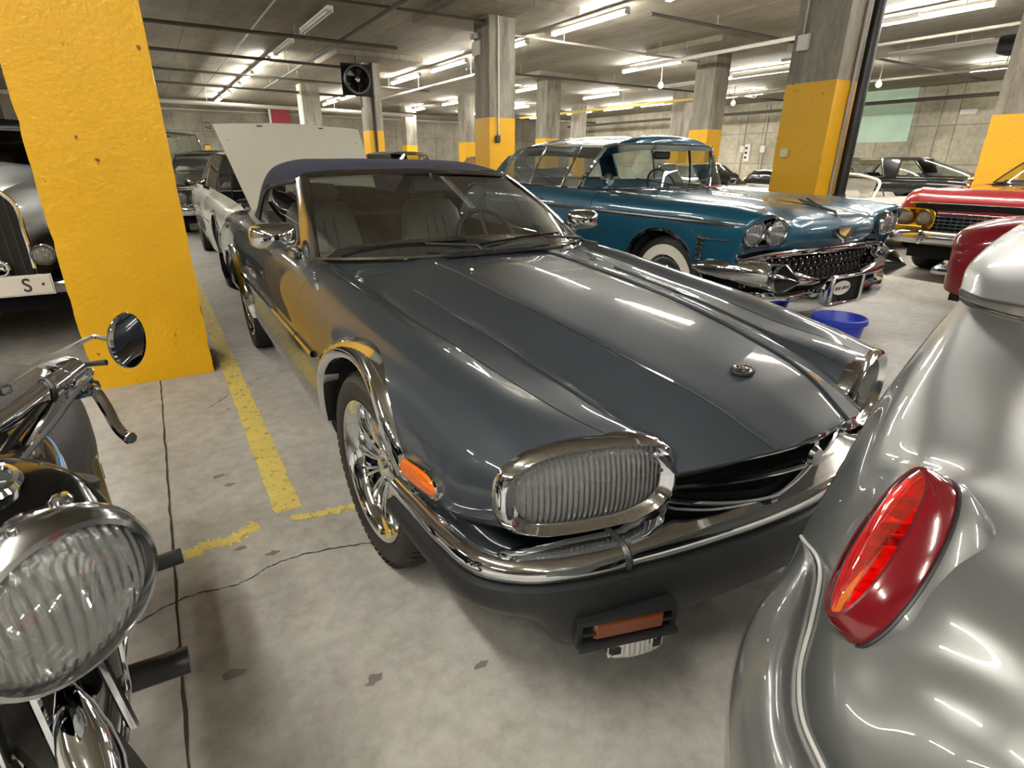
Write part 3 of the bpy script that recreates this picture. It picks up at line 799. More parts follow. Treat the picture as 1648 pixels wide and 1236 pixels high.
def housing(parent, x, yc, zc, r, depth, sd):
    """upper half of a wheel housing, open to the outside"""
    rows = []
    for i in range(17):
        a = PI * i / 16 * 1.16 - .08 * PI; c_, s_ = math.cos(a), math.sin(a)
        rows.append([(sd * x, yc + r * c_, zc + r * s_), (sd * (x - depth * .3), yc + r * .9 * c_, zc + r * .88 * s_), (sd * (x - depth), yc + r * .85 * c_, zc + r * .84 * s_), (sd * (x - depth), yc, zc)])
    return MB().grid(rows).build('wheel_housing', DARK, parent)
def sec(y, zc, xc, zr, xs, zs, zb, dy=0., zm=None):
    """half section: centre, mid, inner crest, crest, shoulder, side, lower side, sill"""
    zm = zc - (zc - zr) * .25 if zm is None else zm
    return [(0, y, zc), (xc * .5, y + dy * .08, zm), (xc * .88, y + dy * .4, zr - .008), (xc, y + dy * .5, zr), (xc + (xs - xc) * .75, y + dy * .7, zr + (zs - zr) * .35), (xs, y + dy, zs), (xs * .99, y + dy, zs + (zb - zs) * .5), (xs * .94, y + dy, zb)]
def greenhouse(car, segs, roof_m, glass=None, bar=None, crown=.05, k=5, trim=CHROME, rail=.012):
    """segs: list of (name, kind, [(x,y,z) belt points], [(x,y,z) roof points]) from the front centre to the rear centre on +x; mirrored.
    kind 'glass' or 'body'. The roof skin fills the roof loop with a crown."""
    glass = glass or GLASS
    loop = []
    for si, (nm, kind, b, t) in enumerate(segs):
        n = max(2, k)
        B = [Vector(p) for p in (spline(b, n) if len(b) > 2 else [Vector(b[0]).lerp(Vector(b[1]), i / n) for i in range(n + 1)])]
        T = [Vector(p) for p in (spline(t, n) if len(t) > 2 else [Vector(t[0]).lerp(Vector(t[1]), i / n) for i in range(n + 1)])]
        rows = []
        for p, q in zip(B, T):
            mid = p.lerp(q, .5); o = Vector((mid.x, 0, 0)).normalized() * .012 if abs(mid.x) > .3 else Vector((0, 0, .012)); rows.append([p, p.lerp(q, .3) + o * .8, p.lerp(q, .65) + o * .8, q])
        mm = glass if kind == 'glass' else roof_m
        centre = abs(b[0][0]) < 1e-6 or abs(b[-1][0]) < 1e-6
        if centre:
            m_ = MB().grid(rows); m_.mirror(); m_.build(nm, mm, car, angle=60)
        else:
            for sd in (1, -1): MB().grid([[(sd * v.x, v.y, v.z) for v in r] for r in rows]).build(nm, mm, car, angle=60)
        if si < len(segs) - 1 and trim is not None and (kind == 'glass' or segs[si + 1][1] == 'glass'):
            for sd in (1, -1): MB().tube([(sd * v.x, v.y, v.z) for v in rows[-1]], rail, 6).build('window_pillar', trim if bar is None else bar, car)
        loop += T if not loop else T[1:]
        if trim is not None and kind == 'glass':
            for L_ in ([r[0] for r in rows], [r[-1] for r in rows]):
                MB().tube(L_, rail * .7, 6).build('window_trim', trim, car)
                MB().tube([(-v.x, v.y, v.z) for v in L_], rail * .7, 6).build('window_trim', trim, car)
    # roof skin: strips from the loop on the +x side across to the -x side
    N = len(loop); rows = []
    for i, p in enumerate(loop):
        row = []
        for u in np.linspace(-1, 1, 13):
            ph = (1 - abs(u) ** 2.6); e = min(i, N - 1 - i) / (N / 2); cz = crown * ph * min(1, .25 + 1.6 * e)
            row.append((p.x * u, p.y - 0 * ph, p.z + cz))
        rows.append(row)
    V, F = grid_mesh(np.array(rows)); V, F = solid(V, F, .015) if True else (V, F)
    return mesh_obj('roof', V, F, roof_m, car, angle=50)
# ---------------------------------------------------------------- grey convertible (the main car)
JC = paint('grey_metallic_paint', '#363b40', metal=.28, rough=.42, spec=.12)
JT = mat('navy_canvas', '#23263a', rough=.95, noisy=(60, .15), bump=(900, .4))
car = thing('convertible_car', 'steel grey metallic convertible with a closed navy fabric roof, centre of the picture', 'car', (1.235, 1.54, 0))
S = [
 [(0,-.925,.628),(.15,-.915,.627),(.27,-.885,.612),(.365,-.835,.590),(.40,-.795,.650),(.50,-.742,.674),(.61,-.695,.668),(.685,-.645,.636),(.718,-.615,.575),(.727,-.602,.53),(.722,-.60,.49),(.70,-.58,.45),(.66,-.55,.42)],
 [(0,-.79,.690),(.19,-.78,.686),(.285,-.77,.662),(.385,-.73,.638),(.42,-.71,.674),(.53,-.68,.694),(.64,-.65,.692),(.73,-.62,.664),(.775,-.60,.61),(.79,-.59,.55),(.785,-.58,.49),(.76,-.55,.44),(.71,-.52,.40)],
 [(0,-.52,.745),(.235,-.52,.736),(.32,-.51,.708),(.40,-.49,.692),(.435,-.48,.698),(.55,-.45,.706),(.65,-.42,.722),(.752,-.40,.694),(.80,-.38,.63),(.815,-.38,.57),(.81,-.38,.48),(.79,-.38,.40),(.73,-.38,.36)],
 [(0,-.2,.788),(.265,-.2,.778),(.35,-.2,.75),(.425,-.2,.735),(.455,-.2,.734),(.575,-.2,.730),(.665,-.19,.752),(.76,-.18,.724),(.815,-.18,.66),(.835,-.18,.58),(.83,-.18,.46),(.80,-.18,.32),(.74,-.18,.25)],
 [(0,.1,.813),(.28,.1,.803),(.37,.1,.777),(.445,.1,.764),(.47,.1,.762),(.60,.1,.753),(.68,.1,.775),(.77,.1,.748),(.82,.1,.68),(.84,.1,.58),(.835,.1,.45),(.80,.1,.28),(.74,.1,.22)],
 [(0,.4,.832),(.285,.4,.823),(.38,.4,.802),(.46,.4,.791),(.485,.4,.789),(.62,.4,.782),(.69,.4,.802),(.775,.4,.774),(.825,.4,.70),(.845,.4,.58),(.84,.4,.45),(.80,.4,.25),(.74,.4,.20)],
 [(0,.62,.842),(.29,.62,.836),(.39,.62,.818),(.47,.62,.808),(.495,.62,.806),(.632,.62,.80),(.695,.62,.82),(.777,.62,.792),(.827,.62,.71),(.847,.62,.58),(.84,.62,.45),(.80,.62,.24),(.74,.62,.19)],
 [(0,.95,.868),(.29,.95,.866),(.39,.95,.858),(.47,.95,.852),(.495,.95,.85),(.645,.95,.832),(.70,.95,.838),(.777,.95,.808),(.827,.95,.72),(.847,.95,.58),(.84,.95,.45),(.80,.95,.24),(.74,.95,.19)],
 [(0,1.4,.87),(.29,1.4,.87),(.39,1.4,.86),(.47,1.4,.86),(.50,1.4,.86),(.655,1.4,.845),(.70,1.4,.848),(.777,1.4,.82),(.827,1.4,.73),(.847,1.4,.58),(.84,1.4,.45),(.80,1.4,.24),(.74,1.4,.19)],
 [(0,2.05,.89),(.29,2.05,.89),(.39,2.05,.88),(.47,2.05,.88),(.50,2.05,.88),(.655,2.05,.862),(.70,2.05,.866),(.777,2.05,.838),(.827,2.05,.74),(.847,2.05,.58),(.84,2.05,.45),(.80,2.05,.25),(.74,2.05,.2)],
 [(0,2.6,.90),(.29,2.6,.90),(.39,2.6,.90),(.47,2.6,.90),(.50,2.6,.90),(.65,2.6,.885),(.70,2.6,.885),(.785,2.6,.855),(.84,2.6,.745),(.856,2.6,.58),(.848,2.6,.45),(.80,2.6,.3),(.74,2.6,.25)],
 [(0,3.1,.895),(.29,3.1,.895),(.39,3.1,.89),(.47,3.1,.885),(.50,3.1,.885),(.64,3.1,.873),(.69,3.1,.872),(.775,3.1,.84),(.83,3.1,.73),(.848,3.1,.57),(.84,3.1,.45),(.79,3.1,.33),(.73,3.1,.28)],
 [(0,3.6,.85),(.29,3.6,.85),(.39,3.6,.845),(.47,3.6,.84),(.50,3.6,.84),(.60,3.6,.83),(.65,3.6,.828),(.74,3.6,.79),(.80,3.6,.69),(.82,3.6,.56),(.81,3.6,.45),(.76,3.6,.36),(.70,3.6,.32)],
 [(0,3.8,.78),(.29,3.8,.78),(.39,3.8,.775),(.47,3.8,.77),(.50,3.8,.77),(.57,3.8,.76),(.62,3.79,.755),(.70,3.77,.71),(.75,3.75,.64),(.77,3.74,.55),(.76,3.73,.46),(.72,3.7,.4),(.66,3.68,.37)],
]
def lamp_edge(deg, ra=.208, rb=.112, back=.012):
    t = math.radians(deg); co, si = math.cos(t), math.sin(t); q = Vector((.967, .255, 0)).normalized()
    p = Vector((.551, -.758, .573)) + q * ra * math.copysign(abs(co) ** (2 / 2.7), co) + Vector((0, .06, .998)) * rb * math.copysign(abs(si) ** (2 / 2.7), si)
    return (p.x - back * q.y, p.y + back * q.x, p.z)
for k_, d_ in ((4, 137), (5, 97), (6, 58), (7, 36), (8, 14), (9, -8), (10, -30), (11, -50), (12, -70)): S[0][k_] = lamp_edge(d_)
NU, NV = 7, 5
G = net(S, NU, NV, crease=(1, 3))
gc = lambda k: k * NV
gr = lambda s: s * NU
arches = arch_fn([(0, .315, .368), (2.6, .30, .36)])
gap = .0025
# bonnet: full-width grid between the two fender seams, with a raised crease strip
hood = cut(G, (0, gr(6)), (0, gc(5)), (0, 0, 0, gap))
V, F = grid_mesh(full(hood)); Vs, Fs = solid(V, F, .012)
hood_o = mesh_obj('bonnet', Vs, Fs, JC, car, angle=28)
cowl = cut(G, (gr(6), gr(7) + 2), (0, gc(5)), (.004, 0, 0, gap))
V, F = grid_mesh(full(cowl)); Vs, Fs = solid(V, F, .01); mesh_obj('scuttle', Vs, Fs, JC, car, angle=30)
for sd in (-1, 1):
    nosecut = None
    V, F = grid_mesh(cut(G, (0, gr(7)), (gc(5), gc(12)), (0, 0, gap, 0)))
    V, F = clip(V, F, fnmin(arches, lambda V: (.70 + .10 * (.85 - V[:, 2])) - V[:, 1] - gap / 2))
    panel('front_wing', (V, F), JC, car, .012, side=sd)
    V, F = grid_mesh(cut(G, (gr(6), gr(11)), (gc(5), gc(12)), (0, 0, 0, 0)))
    Vd, Fd = clip(V, F, fnmin(lambda V: V[:, 1] - (.70 + .10 * (.85 - V[:, 2])) - gap / 2, lambda V: 2.05 - gap / 2 - V[:, 1], lambda V: V[:, 2] - .235))
    door = panel('door', (Vd, Fd), JC, car, .012, side=sd)
    V, F = grid_mesh(cut(G, (gr(6), gr(11)), (gc(10), gc(12)), (0, 0, 0, 0)))
    V, F = clip(V, F, fnmin(lambda V: V[:, 1] - .6, lambda V: 2.15 - V[:, 1], lambda V: .232 - V[:, 2]))
    panel('sill', (V, F), JC, car, .01, side=sd)
    V, F = grid_mesh(cut(G, (gr(9) - 1, gr(13)), (gc(5), gc(12)), (0, 0, 0, 0)))
    V, F = clip(V, F, fnmin(arches, lambda V: V[:, 1] - 2.05 - gap / 2))
    panel('rear_wing', (V, F), JC, car, .012, side=sd)
    # chrome arch trims
    for yc, zc, r in ((0, .315, .368), (2.6, .30, .36)):
        L_ = arch_lip(G, yc, zc, r, w=.052, lift=.012, a0=4 if yc < 1 else 0, a1=176 if yc < 1 else 180, flare=.014, inner=.04)
        V, F = grid_mesh(L_); panel('arch_trim', (V, F), CHROME, car, 0, side=sd, angle=50)
    # waist moulding, front and door pieces
    for y0, y1 in ((.44, .695), (.705, 2.04), (2.06, 2.22), (2.99, 3.6)):
        rows = []
        for y in np.linspace(y0, y1, max(3, int((y1 - y0) * 14))):
            xs = np.interp(y, [-.18, .1, .4, .95, 2.05, 2.6, 3.1, 3.6], [.835, .84, .845, .847, .847, .856, .848, .82])
            rows.append([(sd * (xs + dx), y, .575 + dz) for dx, dz in ((-.002, .014), (.012, .010), (.016, 0), (.012, -.010), (-.002, -.014))])
        m_ = MB().grid(rows); m_.build('waist_moulding', CHROME, car)
    # inner wheel housings
    for yc in (0, 2.6):
        housing(car, .80, yc, .31, .368, .4, sd)
# boot lid and rear
V, F = grid_mesh(full(cut(G, (gr(11) - 3, gr(13)), (0, gc(5)), (0, 0, 0, gap)))); Vs, Fs = solid(V, F, .01); mesh_obj('boot_lid', Vs, Fs, JC, car, angle=30)
rear = cut(G, (gr(13), gr(13)))[0]
rp = [tuple(p) for p in rear] + [(0, 3.70, .37)]
m_ = MB(); m_.poly([(x, y, z) for x, y, z in rp]); m_.mirror(); m_.build('tail_panel', JC, car)
# inner dark shell (what shows through the joints)
m_ = MB()
m_.box((0, 1.55, .33), (1.30, 4.2, .2)); m_.build('underbody', DARK, car, smooth=False)
H = full(cut(G, (1, gr(6)), (0, gc(6)))); H = H.copy(); H[:, :, 2] -= .03; m_ = MB(); m_.grid([list(map(tuple, r)) for r in H]); m_.build('engine_bay', DARK, car)
# headlamps
for sd in (-1, 1):
    c = (sd * .549, -.760, .573); a = (sd * .967, .255, 0); b = (0, .06, .998)
    if sd < 0: a = (.967, -.255, 0)
    cc, aa, bb, nn = oval_frame(c, a, b); s = 1 if nn.y < 0 else -1
    ring = oval_ring(c, a, b, [(.216, .114, s * -.035), (.215, .113, s * -.006), (.209, .108, s * .008), (.196, .099, s * .015), (.184, .091, s * .006), (.177, .085, s * -.004), (.170, .081, s * -.006)], 2.7, 56)
    lamp = ring.build('headlamp', CHROME, car, angle=60)
    dome(c, a, b, .171, .081, s * .018, 2.7, 48, 7, s * -.006).build('lens', FLUTE, lamp)
    oval_ring(c, a, b, [(.173, .083, s * -.006), (.155, .072, s * -.05), (.08, .05, s * -.085), (.001, .001, s * -.095)], 2.6, 40).build('reflector', CHROMED, lamp)
    MB().lathe([(.001, .03), (.02, .028), (.028, 0), (.028, -.03)], tuple(cc + nn * s * -.045 + aa * -.03), tuple(nn * s), 16).build('bulb_shield', CHROMED, lamp)
    # turn lamp on the fender side
    y0 = -.455; P = lambda y, z, o: (sd * (float(np.interp(y, [-.6, -.5, -.38, -.18], [.786, .792, .812, .835])) + o), y, z)
    def side_lamp(o, ry, rz, n=24, ex=3.2):
        o += .008; ry *= 1.12; rz *= 1.12
        return [P(y0 + ry * math.copysign(abs(math.cos(t)) ** (2 / ex), math.cos(t)), .525 + rz * math.copysign(abs(math.sin(t)) ** (2 / ex), math.sin(t)) , o) for t in [2 * PI * i / n for i in range(n)]]
    rows = [side_lamp(-.01, .082, .034), side_lamp(.016, .080, .032), side_lamp(.019, .074, .028), side_lamp(.014, .070, .025)]
    sl = MB().grid([r + [r[0]] for r in rows]).build('side_marker', CHROME, car)
    rows = [side_lamp(.014, .070, .025), side_lamp(.022, .062, .020), side_lamp(.024, .001, .001)]
    MB().grid([r + [r[0]] for r in rows]).build('amber_lens', AMBER, sl)
# grille between the lamps
gp = lambda x: -.925 + .55 * abs(x) ** 2 + .13 * abs(x)       # plan curve of the grille line
xs = np.linspace(-.38, .38, 25)
m_ = MB(); m_.grid([[(x, gp(x) + .035, .618 - .1 * abs(x)), (x, gp(x) + .07, .49)] for x in xs]); m_.build('grille_backing', DARK, car)
m_ = MB().tube([(x, gp(x) + .004, .617 - .09 * abs(x)) for x in xs], .008, 8); gt = m_.build('grille_surround', CHROME, car)
MB().tube([(x, gp(x) + .012, .545 - .04 * abs(x)) for x in xs], .009, 8).build('lower_bar', CHROME, gt)
for k in range(4): MB().grid([[(x, gp(x) + .012, .602 - .015 * k - .07 * abs(x)), (x, gp(x) + .04, .598 - .015 * k - .07 * abs(x))] for x in xs]).build('grille_slat', BLACKP, car)
MB().box((0, gp(0) + .004, .582), (.03, .014, .07), bev=.006).build('centre_bar', CHROME, gt)
MB().lathe([(.001, .012), (.02, .01), (.026, 0)], (0, gp(0) - .002, .575), (0, -1, 0), 16).build('grille_badge', CHROMED, gt)
for sd in (-1, 1): MB().tube([(sd * .375, gp(.375) + .006, .582), (sd * .36, gp(.345) + .01, .53)], .008, 8).build('end_bar', CHROME, gt)
# bonnet badge: oval with engraved texture
_hz = lambda y: float(np.interp(y, G[:gr(6), 0, 1], G[:gr(6), 0, 2]))
_bz = _hz(-.70) + .004; _sl = (_hz(-.66) - _hz(-.74)) / .08
bc = (0, -.70, _bz); ba = (1, 0, 0); bb_ = (0, 1, _sl)
bd = dome(bc, ba, bb_, .034, .021, .007, 2, 28, 4).build('bonnet_badge', CHROMED, car)
oval_ring(bc, ba, bb_, [(.036, .023, -.003), (.036, .023, .004), (.032, .019, .005)], 2, 28).build('badge_rim', CHROME, bd)
oval_ring(bc, ba, bb_, [(.040, .027, -.0005), (.0361, .0231, .002)], 2, 28).build('badge_seat', DARK, bd)
for k in range(9):
    a = 2 * PI * k / 9; MB().lathe([(.001, .003), (.0032, .001), (.0035, -.002)], (.019 * math.cos(a), -.70 + .011 * math.sin(a), _bz + .006 + .011 * math.sin(a) * _sl), n=7).build('engraving', BLACKG if k % 2 else CHROME, bd)
MB().lathe([(.001, .006), (.006, .004), (.008, -.002)], (0, -.70, _bz + .006), n=10).build('boss', CHROME, bd)
# dark valance closing the nose behind the bumper
for sd in (-1, 1):
    MB().grid([[(sd * x, y, z) for x, y in ((.34, -.78), (.45, -.76), (.60, -.70), (.74, -.62), (.77, -.52))] for z in (.56, .43)]).build('valance', DARK, car)
# bumper
path = [(-.855, -.34), (-.848, -.45), (-.838, -.60), (-.81, -.725), (-.735, -.80), (-.63, -.845), (-.5, -.875), (-.3, -.91), (-.12, -.93), (0, -.935)]
path = path + [(-x, y) for x, y in path[-2::-1]]
pp = spline([(x, y, 0) for x, y in path], 5); pl = [(p.x, p.y) for p in pp]
def swp(prof, i0=0, i1=None): return sweep(pl[i0:i1], prof)
prof = [(-.17, .448), (-.10, .460), (-.05, .468), (-.018, .468), (-.004, .460), (.004, .445), (.002, .428), (-.006, .42)]
N = len(pl); cuts = [0, 27, N - 27, N]
bs = None
for a, b in ((0, 29), (29, N - 29), (N - 30, N)):
    SG = np.array(swp(prof, max(0, a - 0), min(N, b + 1)))
    for row in SG:
        t_ = min(1, max(0, (.50 - abs(row[4][0])) / .14)); t_ = t_ * t_ * (3 - 2 * t_)
        for q_, dz_ in ((0, .085), (1, .045), (2, .014)): row[q_][2] += dz_ * t_
    V, F = grid_mesh(SG); V, F = solid(V, F[:] , -.004) if False else (V, F)
    o = mesh_obj('bumper_blade', V, [f[::-1] for f in F], CHROMED if False else CHROME, car, angle=60)
for sx in (-1, 1):
    i = 29 if sx < 0 else N - 30
    r = sweep(pl, [(o + .003, z + .002) for o, z in prof])[i][1:]; MB().tube([Vector(p) for p in r], .006, 6).build('bumper_joint', BLACKP, car)
blk = [(-.10, .44), (-.012, .418), (.012, .412), (.018, .395), (.014, .33), (.006, .27), (-.02, .235), (-.06, .22), (-.25, .215)]
BG = np.array(swp(blk))
for row in BG:
    xx = abs(row[0][0]); t_ = min(1, max(0, (xx - .62) / .06)); t_ = t_ * t_ * (3 - 2 * t_)
    for p in row[4:]: p[2] += t_ * .075 * (1 if p[2] < .3 else .4)
    yy = max(0, (row[0][1] + .75) / .35)
    for p in row[4:]: p[2] += min(1, yy) * .05 * (1 if p[2] < .36 else .4)
V, F = grid_mesh(BG); low = mesh_obj('rubber_bumper', V, [f[::-1] for f in F], BLACKP, car, angle=50)
# lower valance corner with recessed turn lamps and small driving lamps
for sd in (-1, 1):
    c = Vector((sd * .535, -.882, .30)); t = Vector((.165 * 1, sd * .05, 0)).normalized()
    R_ = Matrix(((t.x, -t.y, 0), (t.y, t.x, 0), (0, 0, 1)))
    fr = MB().box(c + Vector((0, -.008, 0)), (.21, .03, .008), M=R_); fr.box(c + Vector((0, -.008, -.03)), (.23, .05, .012), M=R_); fr.box(c + R_ @ Vector((-.11, .0, .0)), (.012, .04, .07), M=R_); fr.box(c + R_ @ Vector((.11, .0, 0)), (.012, .04, .07), M=R_); fr.box(c + Vector((0, -.0, .032)), (.22, .05, .012), M=R_)
    tl = fr.build('turn_lamp_housing', BLACKP, car, smooth=False)
    MB().box(c + Vector((0, -.014, 0)), (.165, .02, .042), bev=.006, M=R_).build('amber_lens', AMBERD, tl, smooth=False)
    fc = Vector((sd * .47, -.85, .185))
    hs = MB().box(fc, (.15, .06, .05), bev=.015, M=R_).build('driving_lamp', BLACKP, car, angle=40)
    q = MB(); rows = [[fc + R_ @ Vector((x * .07, -.034 + .012 * x * x, z * .022)) for x in np.linspace(-1, 1, 9)] for z in (-1, 0, 1)]
    q.grid(rows).build('lens', FLUTE, hs); MB().grid([[p + R_ @ Vector((0, .008, 0)) for p in r] for r in rows]).build('reflector', CHROMED, hs)
# ---- glasshouse
def ws_pt(u, v):      # u -1..1 across, v 0 base .. 1 header
    bx, by, bz = .705 * u, .66 + .24 * abs(u) ** 2.4, .845 - .012 * abs(u)
    hx, hy, hz = .575 * u, 1.37 + .10 * abs(u) ** 2.2, 1.168 - .022 * abs(u) ** 2
    s = v; return Vector((bx + (hx - bx) * s, by + (hy - by) * s, bz + (hz - bz) * s + .02 * math.sin(PI * s)))
us = [i / 14 for i in range(-14, 15)]
m_ = MB().grid([[ws_pt(u * .985, v) for u in us] for v in np.linspace(-.05, 1, 9)]); wsg = m_.build('windscreen', GLASS, car)
m_ = MB().grid([[ws_pt(u * .985, v) + Vector((0, .004, -.001)) for u in us] for v in (.0, .035)])
m_.build('black_border', BLACKG, wsg)
# chrome surround: wide pillars and header
for sd in (-1, 1):
    rows = []
    for v in np.linspace(-.04, 1.0, 12):
        p = ws_pt(sd * .975, v); q = ws_pt(sd * 1.0, v)
        rows.append([p + Vector((0, -.008, .004)), q + Vector((sd * .012, -.004, .006)), q + Vector((sd * .034, .022, .0)), q + Vector((sd * .038, .055, -.006)), q + Vector((sd * .02, .07, -.01))])
    MB().grid(rows if sd > 0 else [r[::-1] for r in rows]).build('windscreen_pillar', CHROMED, car)
hd = [[ws_pt(u, .965) + Vector((0, -.004, .005)), ws_pt(u, 1.0) + Vector((0, .0, .014)), ws_pt(u, 1.0) + Vector((0, .035, .024)), ws_pt(u, 1) + Vector((0, .06, .022))] for u in us]
MB().grid([list(x) for x in zip(*hd)]).build('windscreen_header', CHROMED, car)
sc = [[ws_pt(u, .0) + Vector((0, -.014, .004)), ws_pt(u, .0) + Vector((0, -.006, .012)), ws_pt(u, .02) + Vector((0, -.004, .004))] for u in us]
MB().grid([list(x) for x in zip(*sc)]).build('windscreen_base_trim', CHROME, car)
# fabric roof
RS = [  # half sections from centre to side edge
 [(0,1.43,1.185),(.30,1.44,1.184),(.50,1.47,1.176),(.575,1.50,1.163),(.605,1.52,1.140),(.615,1.53,1.12)],
 [(0,1.60,1.218),(.30,1.60,1.215),(.50,1.62,1.200),(.59,1.63,1.175),(.625,1.64,1.145),(.632,1.65,1.12)],
 [(0,1.85,1.232),(.30,1.85,1.228),(.50,1.86,1.22),(.60,1.86,1.188),(.64,1.87,1.145),(.648,1.88,1.105)],
 [(0,2.15,1.238),(.30,2.15,1.234),(.50,2.15,1.222),(.60,2.15,1.185),(.65,2.14,1.13),(.668,2.12,1.07)],
 [(0,2.45,1.215),(.30,2.45,1.21),(.50,2.44,1.195),(.60,2.40,1.14),(.66,2.33,1.05),(.685,2.25,.965)],
 [(0,2.72,1.15),(.30,2.70,1.145),(.50,2.67,1.12),(.60,2.60,1.06),(.665,2.48,.97),(.695,2.34,.885)],
 [(0,2.98,1.02),(.30,2.95,1.015),(.48,2.90,.995),(.59,2.80,.955),(.66,2.65,.91),(.70,2.5,.875)],
 [(0,3.12,.90),(.30,3.10,.90),(.46,3.05,.895),(.57,2.95,.885),(.65,2.80,.875),(.70,2.65,.865)],
]
RG = net(RS, 5, 5); RGf = full(RG); V, F = grid_mesh(RGf)
V, F = clip(V, F, lambda V: np.maximum.reduce([np.abs(V[:, 0]) - .42, 2.62 - V[:, 1], V[:, 1] - 2.93]))
Vs, Fs = solid(V, [f[::-1] for f in F], -.012); 
mesh_obj('fabric_roof', Vs, Fs, JT, car, angle=50)
V, F = grid_mesh(RGf); V, F = clip(V, F, lambda V: np.minimum.reduce([.42 - np.abs(V[:, 0]), V[:, 1] - 2.62, 2.93 - V[:, 1]])); V[:, 2] -= .006
mesh_obj('rear_window', V, F, GLASS, car)
# side window: between pillar, roof edge and waist
for sd in (-1, 1):
    top = [(.618, 1.50, 1.125), (.640, 1.85, 1.10), (.664, 2.10, 1.06), (.68, 2.24, .97), (.69, 2.34, .88)]
    bot = [(.70, .93, .838), (.70, 1.3, .845), (.70, 1.7, .855), (.70, 2.0, .862), (.695, 2.3, .87)]
    TT = spline(top, 5); BB = spline(bot, 5)
    rows = [[(sd * (a.x * t + b.x * (1 - t)), a.y * t + b.y * (1 - t), a.z * t + b.z * (1 - t)) for t in (0, .5, 1)] for a, b in zip(TT, BB)]
    MB().grid(rows).build('side_window', GLASS, car)
    MB().tube([(sd * p.x, p.y, p.z) for p in TT], .010, 6).build('window_seal', BLACKP, car)
    MB().tube([(sd * (p.x + .004), p.y, p.z + .002) for p in BB], .008, 6).build('waist_trim', CHROME, car)
    MB().tube([(sd * .664, 1.30, .85), (sd * .628, 1.60, 1.115)], .007, 6).build('quarter_light_bar', BLACKP, car) if False else None
# mirrors
for sd in (-1, 1):
    c = Vector((sd * .83, 1.02, .925))
    arm = MB().tube([(sd * .74, 1.04, .842), (sd * .755, 1.04, .87), (sd * .79, 1.03, .895)], [.028, .02, .018], 10); arm.lathe([(.04, -.01), (.036, .012), (.001, .014)], (sd * .74, 1.04, .845), (0, 0, 1), 16)
    mr = arm.build('door_mirror', CHROME, car)
    rows = []
    for t, sx, sz in ((-.055, .01, .01), (-.05, .045, .026), (-.03, .075, .042), (0, .092, .052), (.03, .096, .054), (.04, .094, .052)):
        rows.append(oval(c + Vector((0, t, 0)), (1, 0, 0), (0, 0, 1), sx, sz, 3.6, 28))
    MB().grid([r + [r[0]] for r in rows]).build('shell', CHROME, mr)
    MB().add(oval(c + Vector((0, .036, 0)), (1, 0, 0), (0, 0, 1), .09, .048, 3.6, 28), [tuple(range(28))]).build('mirror_glass', CHROMED, mr, smooth=False)
    # door handle recess
    MB().box((sd * .845, 1.82, .645), (.012, .16, .03), bev=.005).build('door_handle', CHROME, car, angle=40)
# wipers, cowl louvres
for x0, x1 in ((-.50, .02), (.08, .60)):
    p0 = ws_pt((x0 + .03) / .705, .0); a = Vector((x1 if x0 < 0 else x1 - .02, .58 + .04, .845))
    piv = Vector((x1 - .06, .66, .862)); tip = ws_pt(x0 / .69, .10) + Vector((0, -.015, .018)); mid = piv.lerp(tip, .5) + Vector((0, -.01, .018))
    wp = MB().tube([piv, piv + Vector((-.02, .0, .02)), mid], [.009, .007, .005], 6); wp = wp.build('wiper_arm', BLACKP, car)
    e0 = ws_pt((x0 - .1) / .69, .06) + Vector((0, -.012, .012)); e1 = ws_pt((x0 + .42) / .69, .10) + Vector((0, -.012, .014))
    MB().tube([e0, e0.lerp(e1, .5) + Vector((0, -.004, .006)), e1], .006, 6).build('wiper_blade', BLACKG, wp)
for k in range(34):
    x = -.20 + k * .0165
    MB().box((x, .668 if abs(x) < .2 else .668 + .3 * (abs(x) - .2), .858), (.008, .085, .012), bev=.002).build('scuttle_louvre', BLACKP, car, smooth=False)
MB().box((.08, .668, .850), (.60, .11, .008)).build('scuttle_grille', DARK, car, smooth=False)
for x, y in ((-.22, .40),): MB().lathe([(.001, .008), (.007, .006), (.009, 0)], (x, y, .829), n=10).build('washer_jet', CHROME, car)
# creases: thin bright strips of raised sheet on the bonnet
for k_, off in ((1, 0), (4, 0)):
    for sd in (-1, 1):
        L_ = [Vector((sd * G[i, gc(k_), 0], G[i, gc(k_), 1], G[i, gc(k_), 2] + .0022)) for i in range(0 if k_ == 1 else gr(1), gr(6) if k_ == 1 else gr(5))]
        MB().tube(L_, .0038, 8).build('bonnet_crease', JC, hood_o)
